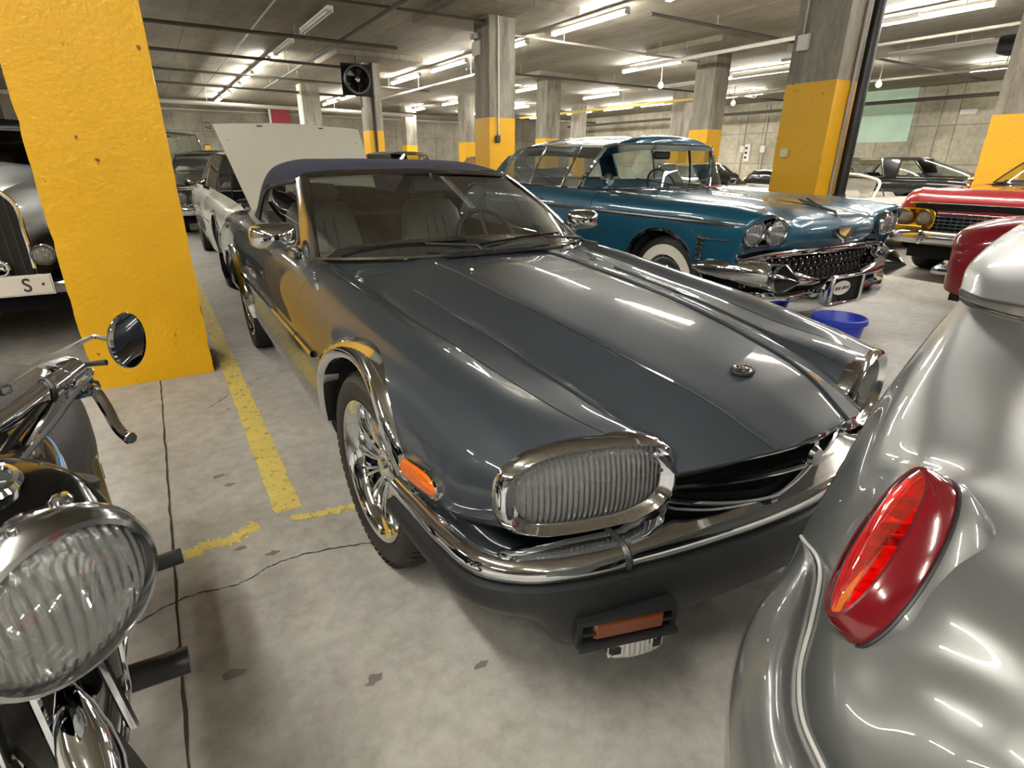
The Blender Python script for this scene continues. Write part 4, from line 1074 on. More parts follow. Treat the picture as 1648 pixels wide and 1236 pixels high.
# ---- cabin
SEATM = mat('grey_leather', '#66645f', rough=.5, noisy=(8, .1)); TRIMM = mat('dark_trim', '#262624', rough=.6); CARPET = mat('dark_carpet', '#1c1b1a', rough=1)
MB().box((0, 1.9, .33), (1.36, 2.2, .05)).build('cabin_floor', CARPET, car, smooth=False)
for sd in (-1, 1):
    MB().box((sd * .70, 1.75, .6), (.03, 2.0, .48)).build('door_card', TRIMM, car, smooth=False)
def seat(x):
    s = MB(); 
    rows = []
    for (z, y, w, d) in ((.42, 1.95, .22, .06), (.55, 2.00, .235, .065), (.75, 2.07, .23, .06), (.92, 2.13, .20, .05), (.985, 2.15, .15, .04), (1.0, 2.155, .05, .01)):
        rows.append(oval((x, y, z), (1, 0, 0), (0, 1, 0), w, d, 3.2, 28))
    b = s.grid([r + [r[0]] for r in rows]).build('seat_back', SEATM, car)
    rows = [oval((x, 1.68, z), (1, 0, 0), (0, 1, 0), w, d, 4, 28) for z, w, d in ((.36, .22, .26), (.46, .235, .28), (.50, .22, .26), (.505, .01, .01))]
    MB().grid([r + [r[0]] for r in rows]).build('seat_cushion', SEATM, car)
    rows = [oval((x, 2.16, z), (1, 0, 0), (0, 1, 0), w, d, 3, 24) for z, w, d in ((.99, .09, .03), (1.0, .12, .045), (1.05, .125, .05), (1.09, .11, .045), (1.10, .02, .01))]
    MB().grid([r + [r[0]] for r in rows]).build('head_rest', SEATM, car)
    for u in (-.06, 0, .06): MB().tube([(x + u * 1.2, 1.935 + .0, .5), (x + u * 1.1, 2.005, .75), (x + u, 2.075, .9)], .004, 5).build('seam', TRIMM, b)
seat(-.37); seat(.37)
MB().box((0, 2.62, .62), (1.2, .5, .5), bev=.08).build('rear_bench', TRIMM, car, angle=40)
MB().grid([[(x, y, z - .05 * (x / .6) ** 4) for x in np.linspace(-.66, .66, 15)] for y, z in ((.80, .855), (1.0, .868), (1.12, .86), (1.17, .82), (1.18, .62))]).build('dashboard', TRIMM, car)
MB().box((0, 1.5, .5), (.22, .9, .25), bev=.04).build('console', TRIMM, car, angle=40)
sw = MB(); C0 = Vector((.37, 1.33, .80)); n_ = Vector((0, .86, -.5)).normalized(); u_ = Vector((1, 0, 0)); w_ = n_.cross(u_)
sw.tube([C0 + (u_ * math.cos(a) + w_ * math.sin(a)) * .185 for a in [2 * PI * i / 32 for i in range(32)]], .013, 8, closed=True)
for a in (.0, PI, PI * 1.5): sw.tube([C0, C0 + (u_ * math.cos(a) + w_ * math.sin(a)) * .18], .012, 6)
sw.tube([C0, C0 + n_ * -.0 + Vector((0, -.25, -.1))], .03, 8)
sw.build('steering_wheel', TRIMM, car)
rm = MB().box((.03, 1.30, 1.10), (.22, .04, .06), bev=.012).build('interior_mirror', BLACKP, car, angle=40)
MB().tube([(.03, 1.30, 1.12), (.03, 1.34, 1.165)], .008, 6).build('mirror_stalk', BLACKP, rm)
MB().tube([(.03, 1.275, 1.10), (.03, 1.27, 1.10)], .004, 6).build('mirror_stud', CHROME, rm)
# wheels
for sd in (-1, 1):
    wheel(car, sd * .715, -.02, sd, .318, .225, .215, 'multi', rz=.05)
    wheel(car, sd * .715, 2.6, sd, .318, .225, .215, 'multi')
# tail lamps + rear bumper (out of sight)
for sd in (-1, 1): MB().box((sd * .60, 3.78, .64), (.22, .05, .16), bev=.02).build('tail_lamp', mat('red_lens', '#7a0d10', rough=.15, coat=1), car, angle=40)
MB().grid(sweep([(x, 3.78 + .06 * (1 - (x / .85) ** 4)) for x in np.linspace(.84, -.84, 25)], [(-.08, .5), (0, .5), (.03, .46), (.03, .36), (0, .30), (-.06, .28)])).build('rear_bumper', CHROMED, car)
# ---------------------------------------------------------------- teal saloon
CC = paint('teal_paint', '#174a60', metal=.15, rough=.3)
cad = thing('saloon_car', 'teal blue 1950s saloon with quad headlamps and chrome bullet bumper, right of the grey convertible', 'car', (4.24, 2.36, 0))
S = [
 [(0,-.03,.655),(.35,-.01,.658),(.55,.02,.665),(.66,.05,.67),(.80,.07,.66),(.90,.09,.64),(.94,.12,.62),(.955,.15,.60),(.955,.16,.57),(.94,.17,.555),(.9,.18,.55)],
 [(0,-.085,.755),(.35,-.06,.755),(.55,-.02,.752),(.61,.03,.745),(.80,.08,.735),(.91,.07,.735),(.955,.07,.72),(.965,.08,.68),(.965,.09,.62),(.95,.10,.58),(.9,.1,.55)],
 [(0,-.045,.86),(.35,-.03,.855),(.52,-.01,.848),(.60,-.01,.868),(.80,-.045,.922),(.93,-.03,.905),(.97,-.0,.868),(.985,.02,.81),(.98,.05,.70),(.955,.07,.58),(.9,.07,.55)],
 [(0,.10,.915),(.35,.11,.905),(.54,.12,.878),(.64,.12,.91),(.81,.10,.955),(.93,.10,.93),(.97,.12,.88),(.985,.12,.83),(.98,.15,.70),(.955,.15,.57),(.9,.15,.54)],
 [(0,.45,.962),(.35,.45,.952),(.53,.45,.922),(.67,.45,.945),(.82,.45,.975),(.93,.45,.95),(.975,.45,.90),(.988,.45,.845),(.98,.45,.70),(.955,.45,.54),(.9,.45,.50)],
 [(0,.95,1.0),(.35,.95,.985),(.54,.95,.955),(.67,.95,.965),(.82,.95,.985),(.93,.95,.96),(.975,.95,.9),(.99,.95,.845),(.98,.95,.68),(.955,.95,.50),(.9,.95,.42)],
 [(0,1.40,1.015),(.35,1.42,1.0),(.55,1.45,.975),(.68,1.45,.98),(.82,1.45,.995),(.93,1.45,.97),(.98,1.45,.91),(.995,1.45,.845),(.985,1.45,.68),(.95,1.45,.32),(.9,1.45,.26)],
 [(0,1.75,1.02),(.35,1.75,1.015),(.55,1.8,1.005),(.68,1.8,1.0),(.82,1.8,1.005),(.93,1.8,.98),(.98,1.8,.91),(.995,1.8,.845),(.985,1.8,.68),(.95,1.8,.30),(.9,1.8,.24)],
 [(0,2.7,1.02),(.35,2.7,1.02),(.55,2.7,1.01),(.68,2.7,1.01),(.83,2.7,1.01),(.935,2.7,.985),(.98,2.7,.91),(.995,2.7,.845),(.985,2.7,.68),(.95,2.7,.30),(.9,2.7,.24)],
 [(0,3.6,1.02),(.35,3.6,1.02),(.55,3.6,1.01),(.68,3.6,1.01),(.83,3.6,1.02),(.935,3.6,.99),(.98,3.6,.91),(.995,3.6,.845),(.985,3.6,.68),(.95,3.6,.34),(.9,3.6,.3)],
 [(0,4.6,.98),(.35,4.6,.97),(.55,4.6,.95),(.68,4.6,.97),(.85,4.6,1.06),(.92,4.6,1.03),(.96,4.6,.90),(.97,4.6,.8),(.96,4.6,.65),(.93,4.6,.40),(.88,4.6,.36)],
 [(0,5.25,.86),(.35,5.25,.86),(.55,5.25,.86),(.68,5.25,.90),(.85,5.3,1.05),(.90,5.3,1.0),(.93,5.3,.88),(.93,5.3,.78),(.92,5.3,.62),(.9,5.28,.45),(.85,5.26,.42)],
 [(0,5.38,.62),(.35,5.38,.62),(.55,5.38,.62),(.66,5.38,.64),(.80,5.38,.75),(.86,5.38,.74),(.88,5.38,.68),(.88,5.38,.64),(.87,5.36,.55),(.85,5.34,.46),(.8,5.3,.44)],
]
NU, NV = 5, 4
G = net(S, NU, NV, crease=(4, 7)); gc = lambda k: k * NV; gr = lambda s: s * NU
ar = arch_fn([(.76, .37, .385)]); rar = arch_fn([(3.95, .30, .36)])
lampcut = lambda V: np.maximum.reduce([np.hypot((V[:, 0] - .79) / .18, (V[:, 2] - .80) / .095) - 1, V[:, 1] - .12])
hoodG = cut(G, (0, gr(7)), (0, gc(3)), (0, 0, 0, .003)); V, F = grid_mesh(full(hoodG)); Vs, Fs = solid(V, F, .012); ch = mesh_obj('bonnet', Vs, Fs, CC, cad, angle=45)
for sd in (-1, 1):
    V, F = grid_mesh(cut(G, (0, gr(8)), (gc(3), gc(10)), (0, 0, .003, 0)))
    V, F = clip(V, F, fnmin(ar, lampcut, lambda V: 1.60 - V[:, 1])); panel('front_wing', (V, F), CC, cad, .01, side=sd)
    V, F = grid_mesh(cut(G, (gr(6), gr(11)), (gc(3), gc(10))))
    for a, b, nm in ((1.606, 2.62, 'front_door'), (2.626, 3.55, 'rear_door')):
        V2, F2 = clip(V, F, fnmin(lambda V: V[:, 1] - a, lambda V: b - V[:, 1], lambda V: V[:, 2] - .27)); dr = panel(nm, (V2, F2), CC, cad, .01, side=sd)
        MB().box((sd * .995, b - .18, .90), (.03, .14, .03), bev=.008).build('door_handle', CHROME, dr, angle=50)
    V, F = grid_mesh(cut(G, (gr(8), gr(12)), (gc(3), gc(10)))); V, F = clip(V, F, fnmin(rar, lambda V: V[:, 1] - 3.556)); panel('rear_wing', (V, F), CC, cad, .01, side=sd)
    V, F = grid_mesh(cut(G, (gr(6), gr(9)), (gc(9), gc(10)))); V, F = clip(V, F, fnmin(lambda V: V[:, 1] - 1.3, lambda V: .262 - V[:, 2])); panel('sill', (V, F), CHROME, cad, .01, side=sd)
    L_ = arch_lip(G, .76, .37, .385, w=.022, lift=.006, a0=-12, a1=188, xmin=.8); V, F = grid_mesh(L_); panel('arch_trim', (V, F), CHROME, cad, 0, side=sd)
    housing(cad, .93, .76, .37, .385, .45, sd); housing(cad, .93, 3.95, .30, .36, .45, sd)
    # side spear and hood-side crest bead
    def side(y, z):
        Vv = G.reshape(-1, 3); d = (Vv[:, 1] - y) ** 2 + (Vv[:, 2] - z) ** 2 * 4 + np.where(Vv[:, 0] < .85, 9, 0); i = np.argpartition(d, 4)[:4]; return float(Vv[i, 0].mean())
    pts = [(y, .845 + .004 * math.sin(y)) for y in np.linspace(.0, 3.5, 22)]
    MB().tube([(sd * (side(y, z) + .004), y, z) for y, z in pts], [.004] + [.013] * 20 + [.006], 8).build('side_spear', CHROME, cad)
    MB().tube([(sd * (side(y, .845) + .0), y, .86) for y in np.linspace(.02, 1.55, 10)], .006, 6).build('upper_bead', CHROME, cad)
    # vertical vent ornament with horizontal arm
    vt = MB().tube([(sd * 1.0, .36, .74), (sd * .985, .12, .745)], .006, 6); vt.box((sd * .99, .36, .67), (.02, .05, .17), bev=.008)
    vt = vt.build('wing_ornament', CHROME, cad)
    for k in range(4): MB().box((sd * 1.0, .36, .61 + .034 * k), (.02, .052, .014), bev=.004).build('ornament_bar', CHROMED, vt, smooth=False)
    # headlamp pod: chrome nacelle and two sealed beams
    rows = []
    for (sx, sz, y) in ((.19, .10, .10), (.19, .10, .0), (.185, .092, -.02), (.178, .086, -.015), (.17, .080, .03)):
        P_ = oval((sd * .79, y, .805), (1, 0, 0), (0, 0, 1), sx, sz, 3.2, 36)
        rows.append([Vector((p.x, p.y + .10 * max(0, (abs(p.x) - .85) / .15) + .02, p.z)) for p in P_])
    pod = MB().grid([r + [r[0]] for r in rows]); pod.add([tuple(p) for p in rows[-1]], [tuple(range(36))]); pod = pod.build('headlamp_pod', CHROME, cad, angle=50)
    for i, x in enumerate((.705, .885)): round_lamp(cad, (sd * x, -.035 + .045 * i, .803), (sd * .08, -1, 0), .078, depth=.05)
    # bumper: bullet, tapering body, lower corner
    bl = MB().lathe([(.001, -.115), (.098, -.005), (.102, 0), (.098, .03), (.088, .18), (.075, .3)], (sd * .70, -.14, .50), (-sd * .02, 1, .0), 28).build('bumper_bullet', CHROME, cad, angle=50)
    MB().lathe([(.001, -.118), (.10, -.004), (.101, 0.001)], (sd * .70, -.142, .50), (-sd * .02, 1, .0), 28).build('black_tip', BLACKG, bl, angle=50)
    MB().tube([(sd * .70, -.03, .50), (sd * .80, .02, .53), (sd * .90, .10, .55), (sd * .97, .28, .545), (sd * .985, .40, .54)], [.085, .10, .085, .06, .02], 14).build('bumper_wing', CHROME, cad)
    MB().tube([(sd * .62, -.10, .50), (sd * .52, -.12, .485), (sd * .36, -.12, .46), (sd * .22, -.115, .44)], [.06, .05, .035, .008], 12).build('bumper_arm', CHROME, cad)
    lw = MB(); rows = []
    for x, y, h in ((.16, -.16, .10), (.35, -.17, .12), (.6, -.15, .12), (.82, -.06, .14), (.95, .10, .16), (.985, .30, .12)):
        rows.append([(sd * x, y + .05, .33 + h * .5), (sd * x, y, .33 + h * .35), (sd * (x + .01), y - .01, .30), (sd * x, y + .01, .25), (sd * (x - .02), y + .06, .22)])
    lw.grid(rows).build('lower_bumper', CHROME, cad)
# grille: dark cavity, egg-crate bars, rows of little studs
gx = lambda x: -.015 + .10 * (x / .9) ** 2
m_ = MB().grid([[(x, gx(x) + .09, z) for x in np.linspace(-.92, .92, 15)] for z in (.68, .36)]); m_.build('grille_cavity', DARK, cad)
gr_ = thing
gb = MB().tube([(x, gx(x) - .03, .655 - .05 * (abs(x) / .95) ** 4) for x in np.linspace(-.95, .95, 25)], .018, 10).build('grille_header', CHROME, cad)
MB().tube([(x, gx(x) - .015, .627 - .05 * (abs(x) / .95) ** 4) for x in np.linspace(-.93, .93, 25)], .010, 8).build('header_lip', CHROME, gb)
for k in range(5): MB().grid([[(x, gx(x), .60 - .042 * k - .03 * (abs(x) / .95) ** 4), (x, gx(x) + .05, .606 - .042 * k - .03 * (abs(x) / .95) ** 4)] for x in np.linspace(-.85, .85, 21)]).build('grille_bar', CHROMED, cad)
for i in range(25):
    x = -.84 + i * .07
    MB().box((x, gx(x) + .015, .515), (.006, .03, .20)).build('grille_upright', PIPED, cad, smooth=False)
stud = MB().lathe([(.001, -.014), (.008, -.011), (.010, 0), (.009, .012)], (0, 0, 0), (0, 1, 0), 8).build('grille_stud', CHROME, cad)
first = True
for k in range(5):
    for i in range(25):
        x = -.84 + i * .07 + (.035 if k % 2 else 0)
        if abs(x) > .84: continue
        o = stud if first else stud.copy()
        if not first: COL.objects.link(o)
        first = False; o.location = (x, gx(x) - .008, .60 - .042 * k)
# plate pocket with oval badge
pf = MB(); 
for c, d in (((0, -.19, .475), (.42, .06, .025)), ((0, -.19, .275), (.42, .06, .03)), ((-.2, -.19, .375), (.03, .06, .21)), ((.2, -.19, .375), (.03, .06, .21))): pf.box(c, d, bev=.01)
pf = pf.build('plate_frame', CHROME, cad, angle=50)
MB().box((0, -.175, .375), (.37, .01, .17)).build('plate_pocket', DARK, pf, smooth=False)
MB().add([tuple(p) for p in oval((-.04, -.19, .385), (1, 0, 0), (0, 0, 1), .115, .052, 2, 32)], [tuple(range(32))]).build('oval_badge', WHITEM, cad, smooth=False, label='white oval badge with dark print')
for k, w in enumerate((.013, .009, .016, 0, .014, .012, .010, .013)):
    if w: MB().prism([(-.125 + k * .023, -.1925, .372 + .002 * (k % 2)), (-.125 + k * .023 + w, -.1925, .372), (-.119 + k * .023 + w, -.1925, .397), (-.119 + k * .023, -.1925, .395)], (0, -.001, 0)).build('badge_print', mat('badge_ink', '#2a2426', rough=.6), pf, smooth=False)
MB().box((.03, -.19, .305), (.14, .01, .018)).build('plate_bracket', CHROMED, pf, smooth=False)
# bonnet V, crest and ornament
vv = MB()
for sd in (-1, 1): vv.prism([(0, -.098, .695), (sd * .16, -.085, .785), (sd * .165, -.085, .80), (0, -.10, .722)], (0, -.012, 0))
vv = vv.build('bonnet_emblem', CHROME, cad, smooth=False)
MB().prism([(-.075, -.085, .795), (.075, -.085, .795), (.06, -.09, .765), (0, -.10, .74), (-.06, -.09, .765)], (0, -.014, 0)).build('crest', mat('gold_chrome', '#cfae62', rough=.2, metal=1), vv, smooth=False)
for i in range(7): MB().lathe([(.001, .02), (.007, .012), (.005, 0)], (-.06 + .02 * i, -.094, .80), n=8).build('crown_point', CHROME, vv)
orn = MB().tube([(0, -.06, .84), (0, .0, .905), (0, .12, .93)], [.004, .010, .010], 8).build('bonnet_bead', CHROME, cad)
for sd in (-1, 1):
    MB().tube([(sd * .005, .10, .935), (sd * .035, .20, .955), (sd * .055, .27, .985)], [.004, .012, .006], 8).build('bonnet_wing_mascot', CHROME, cad)
MB().tube([(0, .12, .935), (0, 1.4, 1.018)], .007, 6).build('centre_bead', CHROME, cad)
# glasshouse
zb = 1.015
greenhouse(cad, [
 ('windscreen', 'glass', [(0, 1.50, 1.02), (.45, 1.53, 1.02), (.75, 1.64, 1.02), (.87, 1.90, 1.02)], [(0, 1.66, 1.395), (.38, 1.68, 1.392), (.62, 1.72, 1.38), (.70, 1.80, 1.362)]),
 ('vent_window', 'glass', [(.87, 1.90, zb), (.885, 2.18, zb)], [(.70, 1.80, 1.362), (.725, 2.10, 1.372)]),
 ('side_window', 'glass', [(.885, 2.18, zb), (.89, 2.72, zb)], [(.725, 2.10, 1.376), (.735, 2.66, 1.385)]),
 ('rear_side_window', 'glass', [(.89, 2.72, zb), (.89, 3.05, zb), (.885, 3.35, zb)], [(.735, 2.66, 1.385), (.72, 3.0, 1.375), (.69, 3.28, 1.345)]),
 ('rear_quarter', 'body', [(.885, 3.35, zb), (.86, 3.62, 1.02)], [(.69, 3.28, 1.345), (.66, 3.5, 1.29)]),
 ('rear_window', 'glass', [(.86, 3.62, 1.02), (.7, 4.0, 1.02), (0, 4.2, 1.02)], [(.66, 3.5, 1.29), (.45, 3.62, 1.30), (0, 3.66, 1.31)]),
], CC, crown=.10, k=5, rail=.013)
for sd in (-1, 1):   # thick dog-leg pillar
    MB().tube([(sd * .875, 1.93, 1.0), (sd * .86, 1.87, 1.10), (sd * .78, 1.80, 1.26), (sd * .70, 1.79, 1.36), (sd * .62, 1.72, 1.385)], [.022, .024, .02, .018, .014], 8).build('windscreen_pillar', CHROME, cad)
    MB().tube([(sd * .8, 1.62, 1.02), (sd * .81, 1.60, 1.05), (sd * .83, 1.56, 1.075)], .012, 8).build('mirror_arm', CHROME, cad)
    MB().lathe([(.001, -.03), (.045, -.02), (.055, .01), (.001, .012)], (sd * .835, 1.56, 1.09), (0, 1, .1), 16).build('door_mirror', CHROME, cad)
    MB().tube([(sd * .25, 1.42, 1.02), (sd * .1, 1.50, 1.045), (sd * .5, 1.58, 1.10)], .006, 6).build('wiper', BLACKP, cad)
sm = mat('teal_upholstery', '#3a5560', rough=.7)
for y in (2.3, 3.15):
    MB().box((0, y, .85), (1.5, .18, .45), bev=.06).build('seat_back', sm, cad, angle=40); MB().box((0, y - .35, .58), (1.5, .6, .2), bev=.06).build('seat_cushion', sm, cad, angle=40)
MB().box((0, 1.95, .88), (1.5, .25, .2), bev=.06).build('dashboard', TRIMM, cad, angle=40)
sw = MB(); C0 = Vector((.4, 2.12, 1.0)); sw.tube([C0 + Vector((math.cos(a) * .2, math.sin(a) * .09, math.sin(a) * .17)) for a in [2 * PI * i / 28 for i in range(28)]], .011, 6, closed=True); sw.tube([C0 - Vector((.19, 0, 0)), C0 + Vector((.19, 0, 0))], .01, 6); sw.build('steering_wheel', TRIMM, cad)
MB().box((.0, 1.78, 1.30), (.22, .04, .07), bev=.015).build('interior_mirror', BLACKP, cad, angle=40)
MB().box((0, 2.7, .33), (1.6, 4.6, .22)).build('underbody', DARK, cad, smooth=False)
for sd in (-1, 1):
    wheel(cad, sd * .80, .76, sd, .355, .20, .2, 'disc', ww=.085); wheel(cad, sd * .80, 3.95, sd, .355, .20, .2, 'disc', ww=.085)
V, F = grid_mesh(full(cut(G, (gr(9), gr(12)), (0, gc(3)), (0, 0, 0, .003)))); Vs, Fs = solid(V, F, .01); mesh_obj('boot_lid', Vs, Fs, CC, cad, angle=45)
MB().grid(sweep([(x, 5.42 - .1 * (x / .95) ** 4) for x in np.linspace(.95, -.95, 15)], [(-.1, .56), (.0, .55), (.04, .5), (.03, .42), (-.05, .38)])).build('rear_bumper', CHROME, cad)
bk = thing('bucket', 'blue plastic bucket on the floor in front of the teal saloon', 'bucket', (3.66, 1.86, 0))
BL = mat('blue_plastic', '#1a2f9a', rough=.35)
MB().lathe([(.001, .012), (.105, .012), (.115, .0), (.12, .01), (.15, .28), (.165, .28), (.165, .31), (.153, .315), (.145, .30), (.112, .02), (.001, .02)], n=36).build('shell', BL, bk)
MB().tube([(.165 * math.cos(a), -.165 * math.sin(a) * .25 - .0, .29 - .13 * math.sin(a)) for a in [PI * i / 14 for i in range(15)]], .003, 5).build('handle', CHROMED, bk)
# ---------------------------------------------------------------- the other parked cars
def car_body(label, loc, rz, body_m, secs, zw, arches_=((0, .34), (2.9, .34)), arch_r=.37, wheel_r=.33, rim=.19, ww=0, door=(.75, 1.85, 2.75), name='saloon_car', crease=(3, 5), half_w=.72, two_tone=None, wheels=True, group=None, k_hood=3):
    c = thing(name, label, 'car', loc, rz, group)
    G = net(secs, 4, 3, crease=crease); gc = lambda k: k * 3
    Y = [s[0][1] for s in secs]
    V, F = grid_mesh(full(G[:, :gc(k_hood) + 1]))
    for nm, lo, hi in (('bonnet', -9, zw[0]), ('boot_lid', zw[1], 99)):
        V2, F2 = clip(V, F, yrange(lo, hi))
        if len(F2): Vs, Fs = solid(V2, F2, .012); mesh_obj(nm, Vs, Fs, body_m, c, angle=40)
    Gs = pull(G[:, gc(k_hood):], 1, 0, .004); V, F = grid_mesh(Gs)
    af = arch_fn([(y, z, arch_r) for y, z in arches_])
    for nm, lo, hi in (('front_wing', -9, door[0]), ('front_door', door[0] + .005, door[1]), ('rear_door', door[1] + .005, door[2]) if len(door) > 2 else ('', 9, 0), ('rear_wing', door[-1] + .005, 99)):
        if not nm: continue
        V2, F2 = clip(V, F, fnmin(af, yrange(lo, hi)))
        for sd in (-1, 1): panel(nm, (V2, F2), body_m, c, .01, side=sd)
    for end, nm in ((0, 'nose_panel'), (-1, 'tail_panel')):
        r = [tuple(p) for p in G[end]]; r2 = [(-p[0], p[1], p[2]) for p in r[::-1][:-1]]
        MB().poly(r2 + r).build(nm, DARK if end == 0 else body_m, c, smooth=False)
    xs = max(s[5][0] for s in secs)
    for y, z in arches_:
        for sd in (-1, 1): housing(c, xs - .04, y, z, arch_r, .4, sd)
    if wheels:
        for y, z in arches_:
            for sd in (-1, 1): wheel(c, sd * (xs - .13), y, sd, wheel_r, rim, .2, 'disc', ww=ww)
    L_ = Y[-1] - Y[0]
    MB().box((0, (Y[0] + Y[-1]) / 2, .32), (xs * 1.7, L_ - .4, .22)).build('underbody', DARK, c, smooth=False)
    return c, G
def cabin(c, y0, y1, w, z=.8, m=None, wheel_x=.38):
    m = m or TRIMM
    n = 2 if y1 - y0 > 1.6 else 1
    for i in range(n):
        y = y0 + .75 + i * .85
        for sx in (-1, 1):
            MB().box((sx * w * .48, y + .1, z), (w * .75, .16, .5), bev=.06).build('seat_back', m, c, angle=40)
            MB().box((sx * w * .48, y - .2, z - .25), (w * .75, .5, .16), bev=.05).build('seat_cushion', m, c, angle=40)
    MB().box((0, y0 + .1, z + .1), (w * 1.9, .2, .18), bev=.05).build('dashboard', TRIMM, c, angle=40)
    q = MB(); C0 = Vector((wheel_x, y0 + .32, z + .16)); q.tube([C0 + Vector((math.cos(a) * .18, math.sin(a) * .07, math.sin(a) * .16)) for a in [2 * PI * i / 24 for i in range(24)]], .01, 6, closed=True); q.tube([C0 - Vector((.17, 0, 0)), C0 + Vector((.17, 0, 0))], .009, 5); q.build('steering_wheel', TRIMM, c)
def bumper(c, w, y, z, h=.13, d=.06, wrap=.35, m=None, name='bumper'):
    xs = np.linspace(-w, w, 19); sg = -1
    P = [(-w, y + wrap)] + [(x, y + .05 * (x / w) ** 2 + .05 * abs(x / w) ** 8) for x in xs] + [(w, y + wrap)]
    return MB().grid(sweep(P, [(-.05, z + h / 2), (.0, z + h / 2), (d * .7, z + h * .25), (d, z), (d * .6, z - h * .35), (0, z - h / 2), (-.05, z - h / 2)])).build(name, m or CHROME, c, angle=60)
def side_trim(c, G, z0, y0, y1, r=.008, m=None, z1=None):
    Vv = G.reshape(-1, 3)
    for sd in (-1, 1):
        P = []
        for y in np.linspace(y0, y1, 14):
            z = z0 if z1 is None else z0 + (z1 - z0) * (y - y0) / (y1 - y0)
            d = (Vv[:, 1] - y) ** 2 + (Vv[:, 2] - z) ** 2 * 4 + np.where(Vv[:, 0] < .6, 9, 0); i = np.argpartition(d, 3)[:3]
            P.append((sd * (float(Vv[i, 0].mean()) + .003), y, z))
        MB().tube(P, r, 6).build('side_trim', m or CHROME, c)
def wipers(c, y, z, w):
    for x in (-w * .5, w * .15): MB().tube([(x + .3, y, z), (x, y + .06, z + .06), (x - .15, y + .1, z + .1)], .007, 5).build('wiper', BLACKP, c)
# ---- white saloon with raised front-hinged bonnet (front axle at local y=0)
WP = paint('white_paint', '#d9d5c6', rough=.35)
secs = [sec(-.95, .70, .62, .72, .74, .62, .42, .08), sec(-.88, .78, .66, .80, .80, .66, .38, .06), sec(-.5, .82, .68, .85, .85, .68, .34), sec(0, .86, .70, .88, .87, .70, .30), sec(.6, .89, .72, .90, .88, .72, .26), sec(.9, .91, .73, .91, .885, .72, .24),
        sec(1.8, .92, .74, .92, .885, .72, .24), sec(2.8, .92, .74, .92, .885, .72, .28), sec(3.4, .90, .70, .90, .86, .68, .34), sec(3.9, .84, .62, .84, .80, .62, .40), sec(4.0, .70, .60, .70, .76, .58, .44)]
c, G = car_body('white four-door saloon with its bonnet raised, behind the grey convertible', (1.35, 6.5, 0), 0, WP, secs, (-9, 2.75), ((0, .34), (2.87, .33)), .38, .33, door=(.75, 1.85, 2.72))
greenhouse(c, [
 ('windscreen', 'glass', [(0, .72, .90), (.5, .76, .90), (.70, .88, .90)], [(0, 1.20, 1.30), (.4, 1.22, 1.295), (.56, 1.30, 1.28)]),
 ('front_side_window', 'glass', [(.72, .90, .91), (.75, 1.80, .92)], [(.56, 1.32, 1.28), (.60, 1.85, 1.305)]),
 ('rear_side_window', 'glass', [(.75, 1.80, .92), (.75, 2.5, .93)], [(.60, 1.85, 1.305), (.58, 2.35, 1.28)]),
 ('rear_quarter', 'body', [(.75, 2.5, .93), (.70, 2.9, .93)], [(.58, 2.35, 1.28), (.53, 2.55, 1.24)]),
 ('rear_window', 'glass', [(.70, 2.9, .93), (.5, 3.05, .93), (0, 3.12, .93)], [(.53, 2.55, 1.24), (.35, 2.6, 1.26), (0, 2.62, 1.265)]),
], WP, glass=GLASSD, crown=.05, rail=.012)
cabin(c, .85, 2.9, .7)
MB().box((.0, 1.3, 1.22), (.2, .03, .06)).build('interior_mirror', BLACKP, c, smooth=False)
V, F = grid_mesh(np.array([[(x, y, .60 + .02 * math.sin(9 * x + 7 * y)) for x in np.linspace(-.68, .68, 9)] for y in np.linspace(-.85, .7, 9)])); mesh_obj('engine_bay', V, F, DARK, c)
for x, y, w, d, m_ in ((-.45, .45, .25, .3, BLACKP), (.1, .1, .35, .6, PIPED), (-.2, .3, .2, .3, CHROMED), (.5, .4, .2, .25, BLACKP), (-.5, -.3, .2, .35, PIPED)):
    MB().box((x, y, .70), (w, d, .18), bev=.03).build('engine_part', m_, c, angle=40)
for k in range(3): MB().tube([(-.55 + .25 * k, .6, .80), (-.45 + .25 * k, .2, .84), (-.3 + .25 * k, -.2, .78)], .018, 6).build('hose', BLACKP if k != 1 else CHROMED, c)
hb = []
for t in np.linspace(0, 1, 9):
    row = []
    for u in np.linspace(-1, 1, 21):
        w = .60 + .12 * t; bul = .025 * (1 - abs(u) ** 3) + (.012 if abs(u) < .35 else 0)
        y = -.85 + .95 * t; z = .80 + .75 * t - .12 * (1 - t) ** 3 * 0
        row.append((u * w, y - bul * .62, z + bul * .78 - .03 * (1 - t) ** 2))
    hb.append(row)
V, F = grid_mesh(np.array(hb)); V, F = solid(V, F, .03); mesh_obj('raised_bonnet', V, F, WP, c, angle=25)
for sx in (-.3, .3): MB().box((sx, .06, 1.535), (.05, .02, .03)).build('bonnet_catch', DARK, c, smooth=False)
for sx in (-.62, .62): MB().tube([(sx, .4, .85), (sx, -.1, 1.40)], .01, 6).build('bonnet_stay', PIPED, c)
bumper(c, .84, -1.0, .46); side_trim(c, G, .60, .5, 3.6, .007); side_trim(c, G, .72, .45, 3.6, .004)
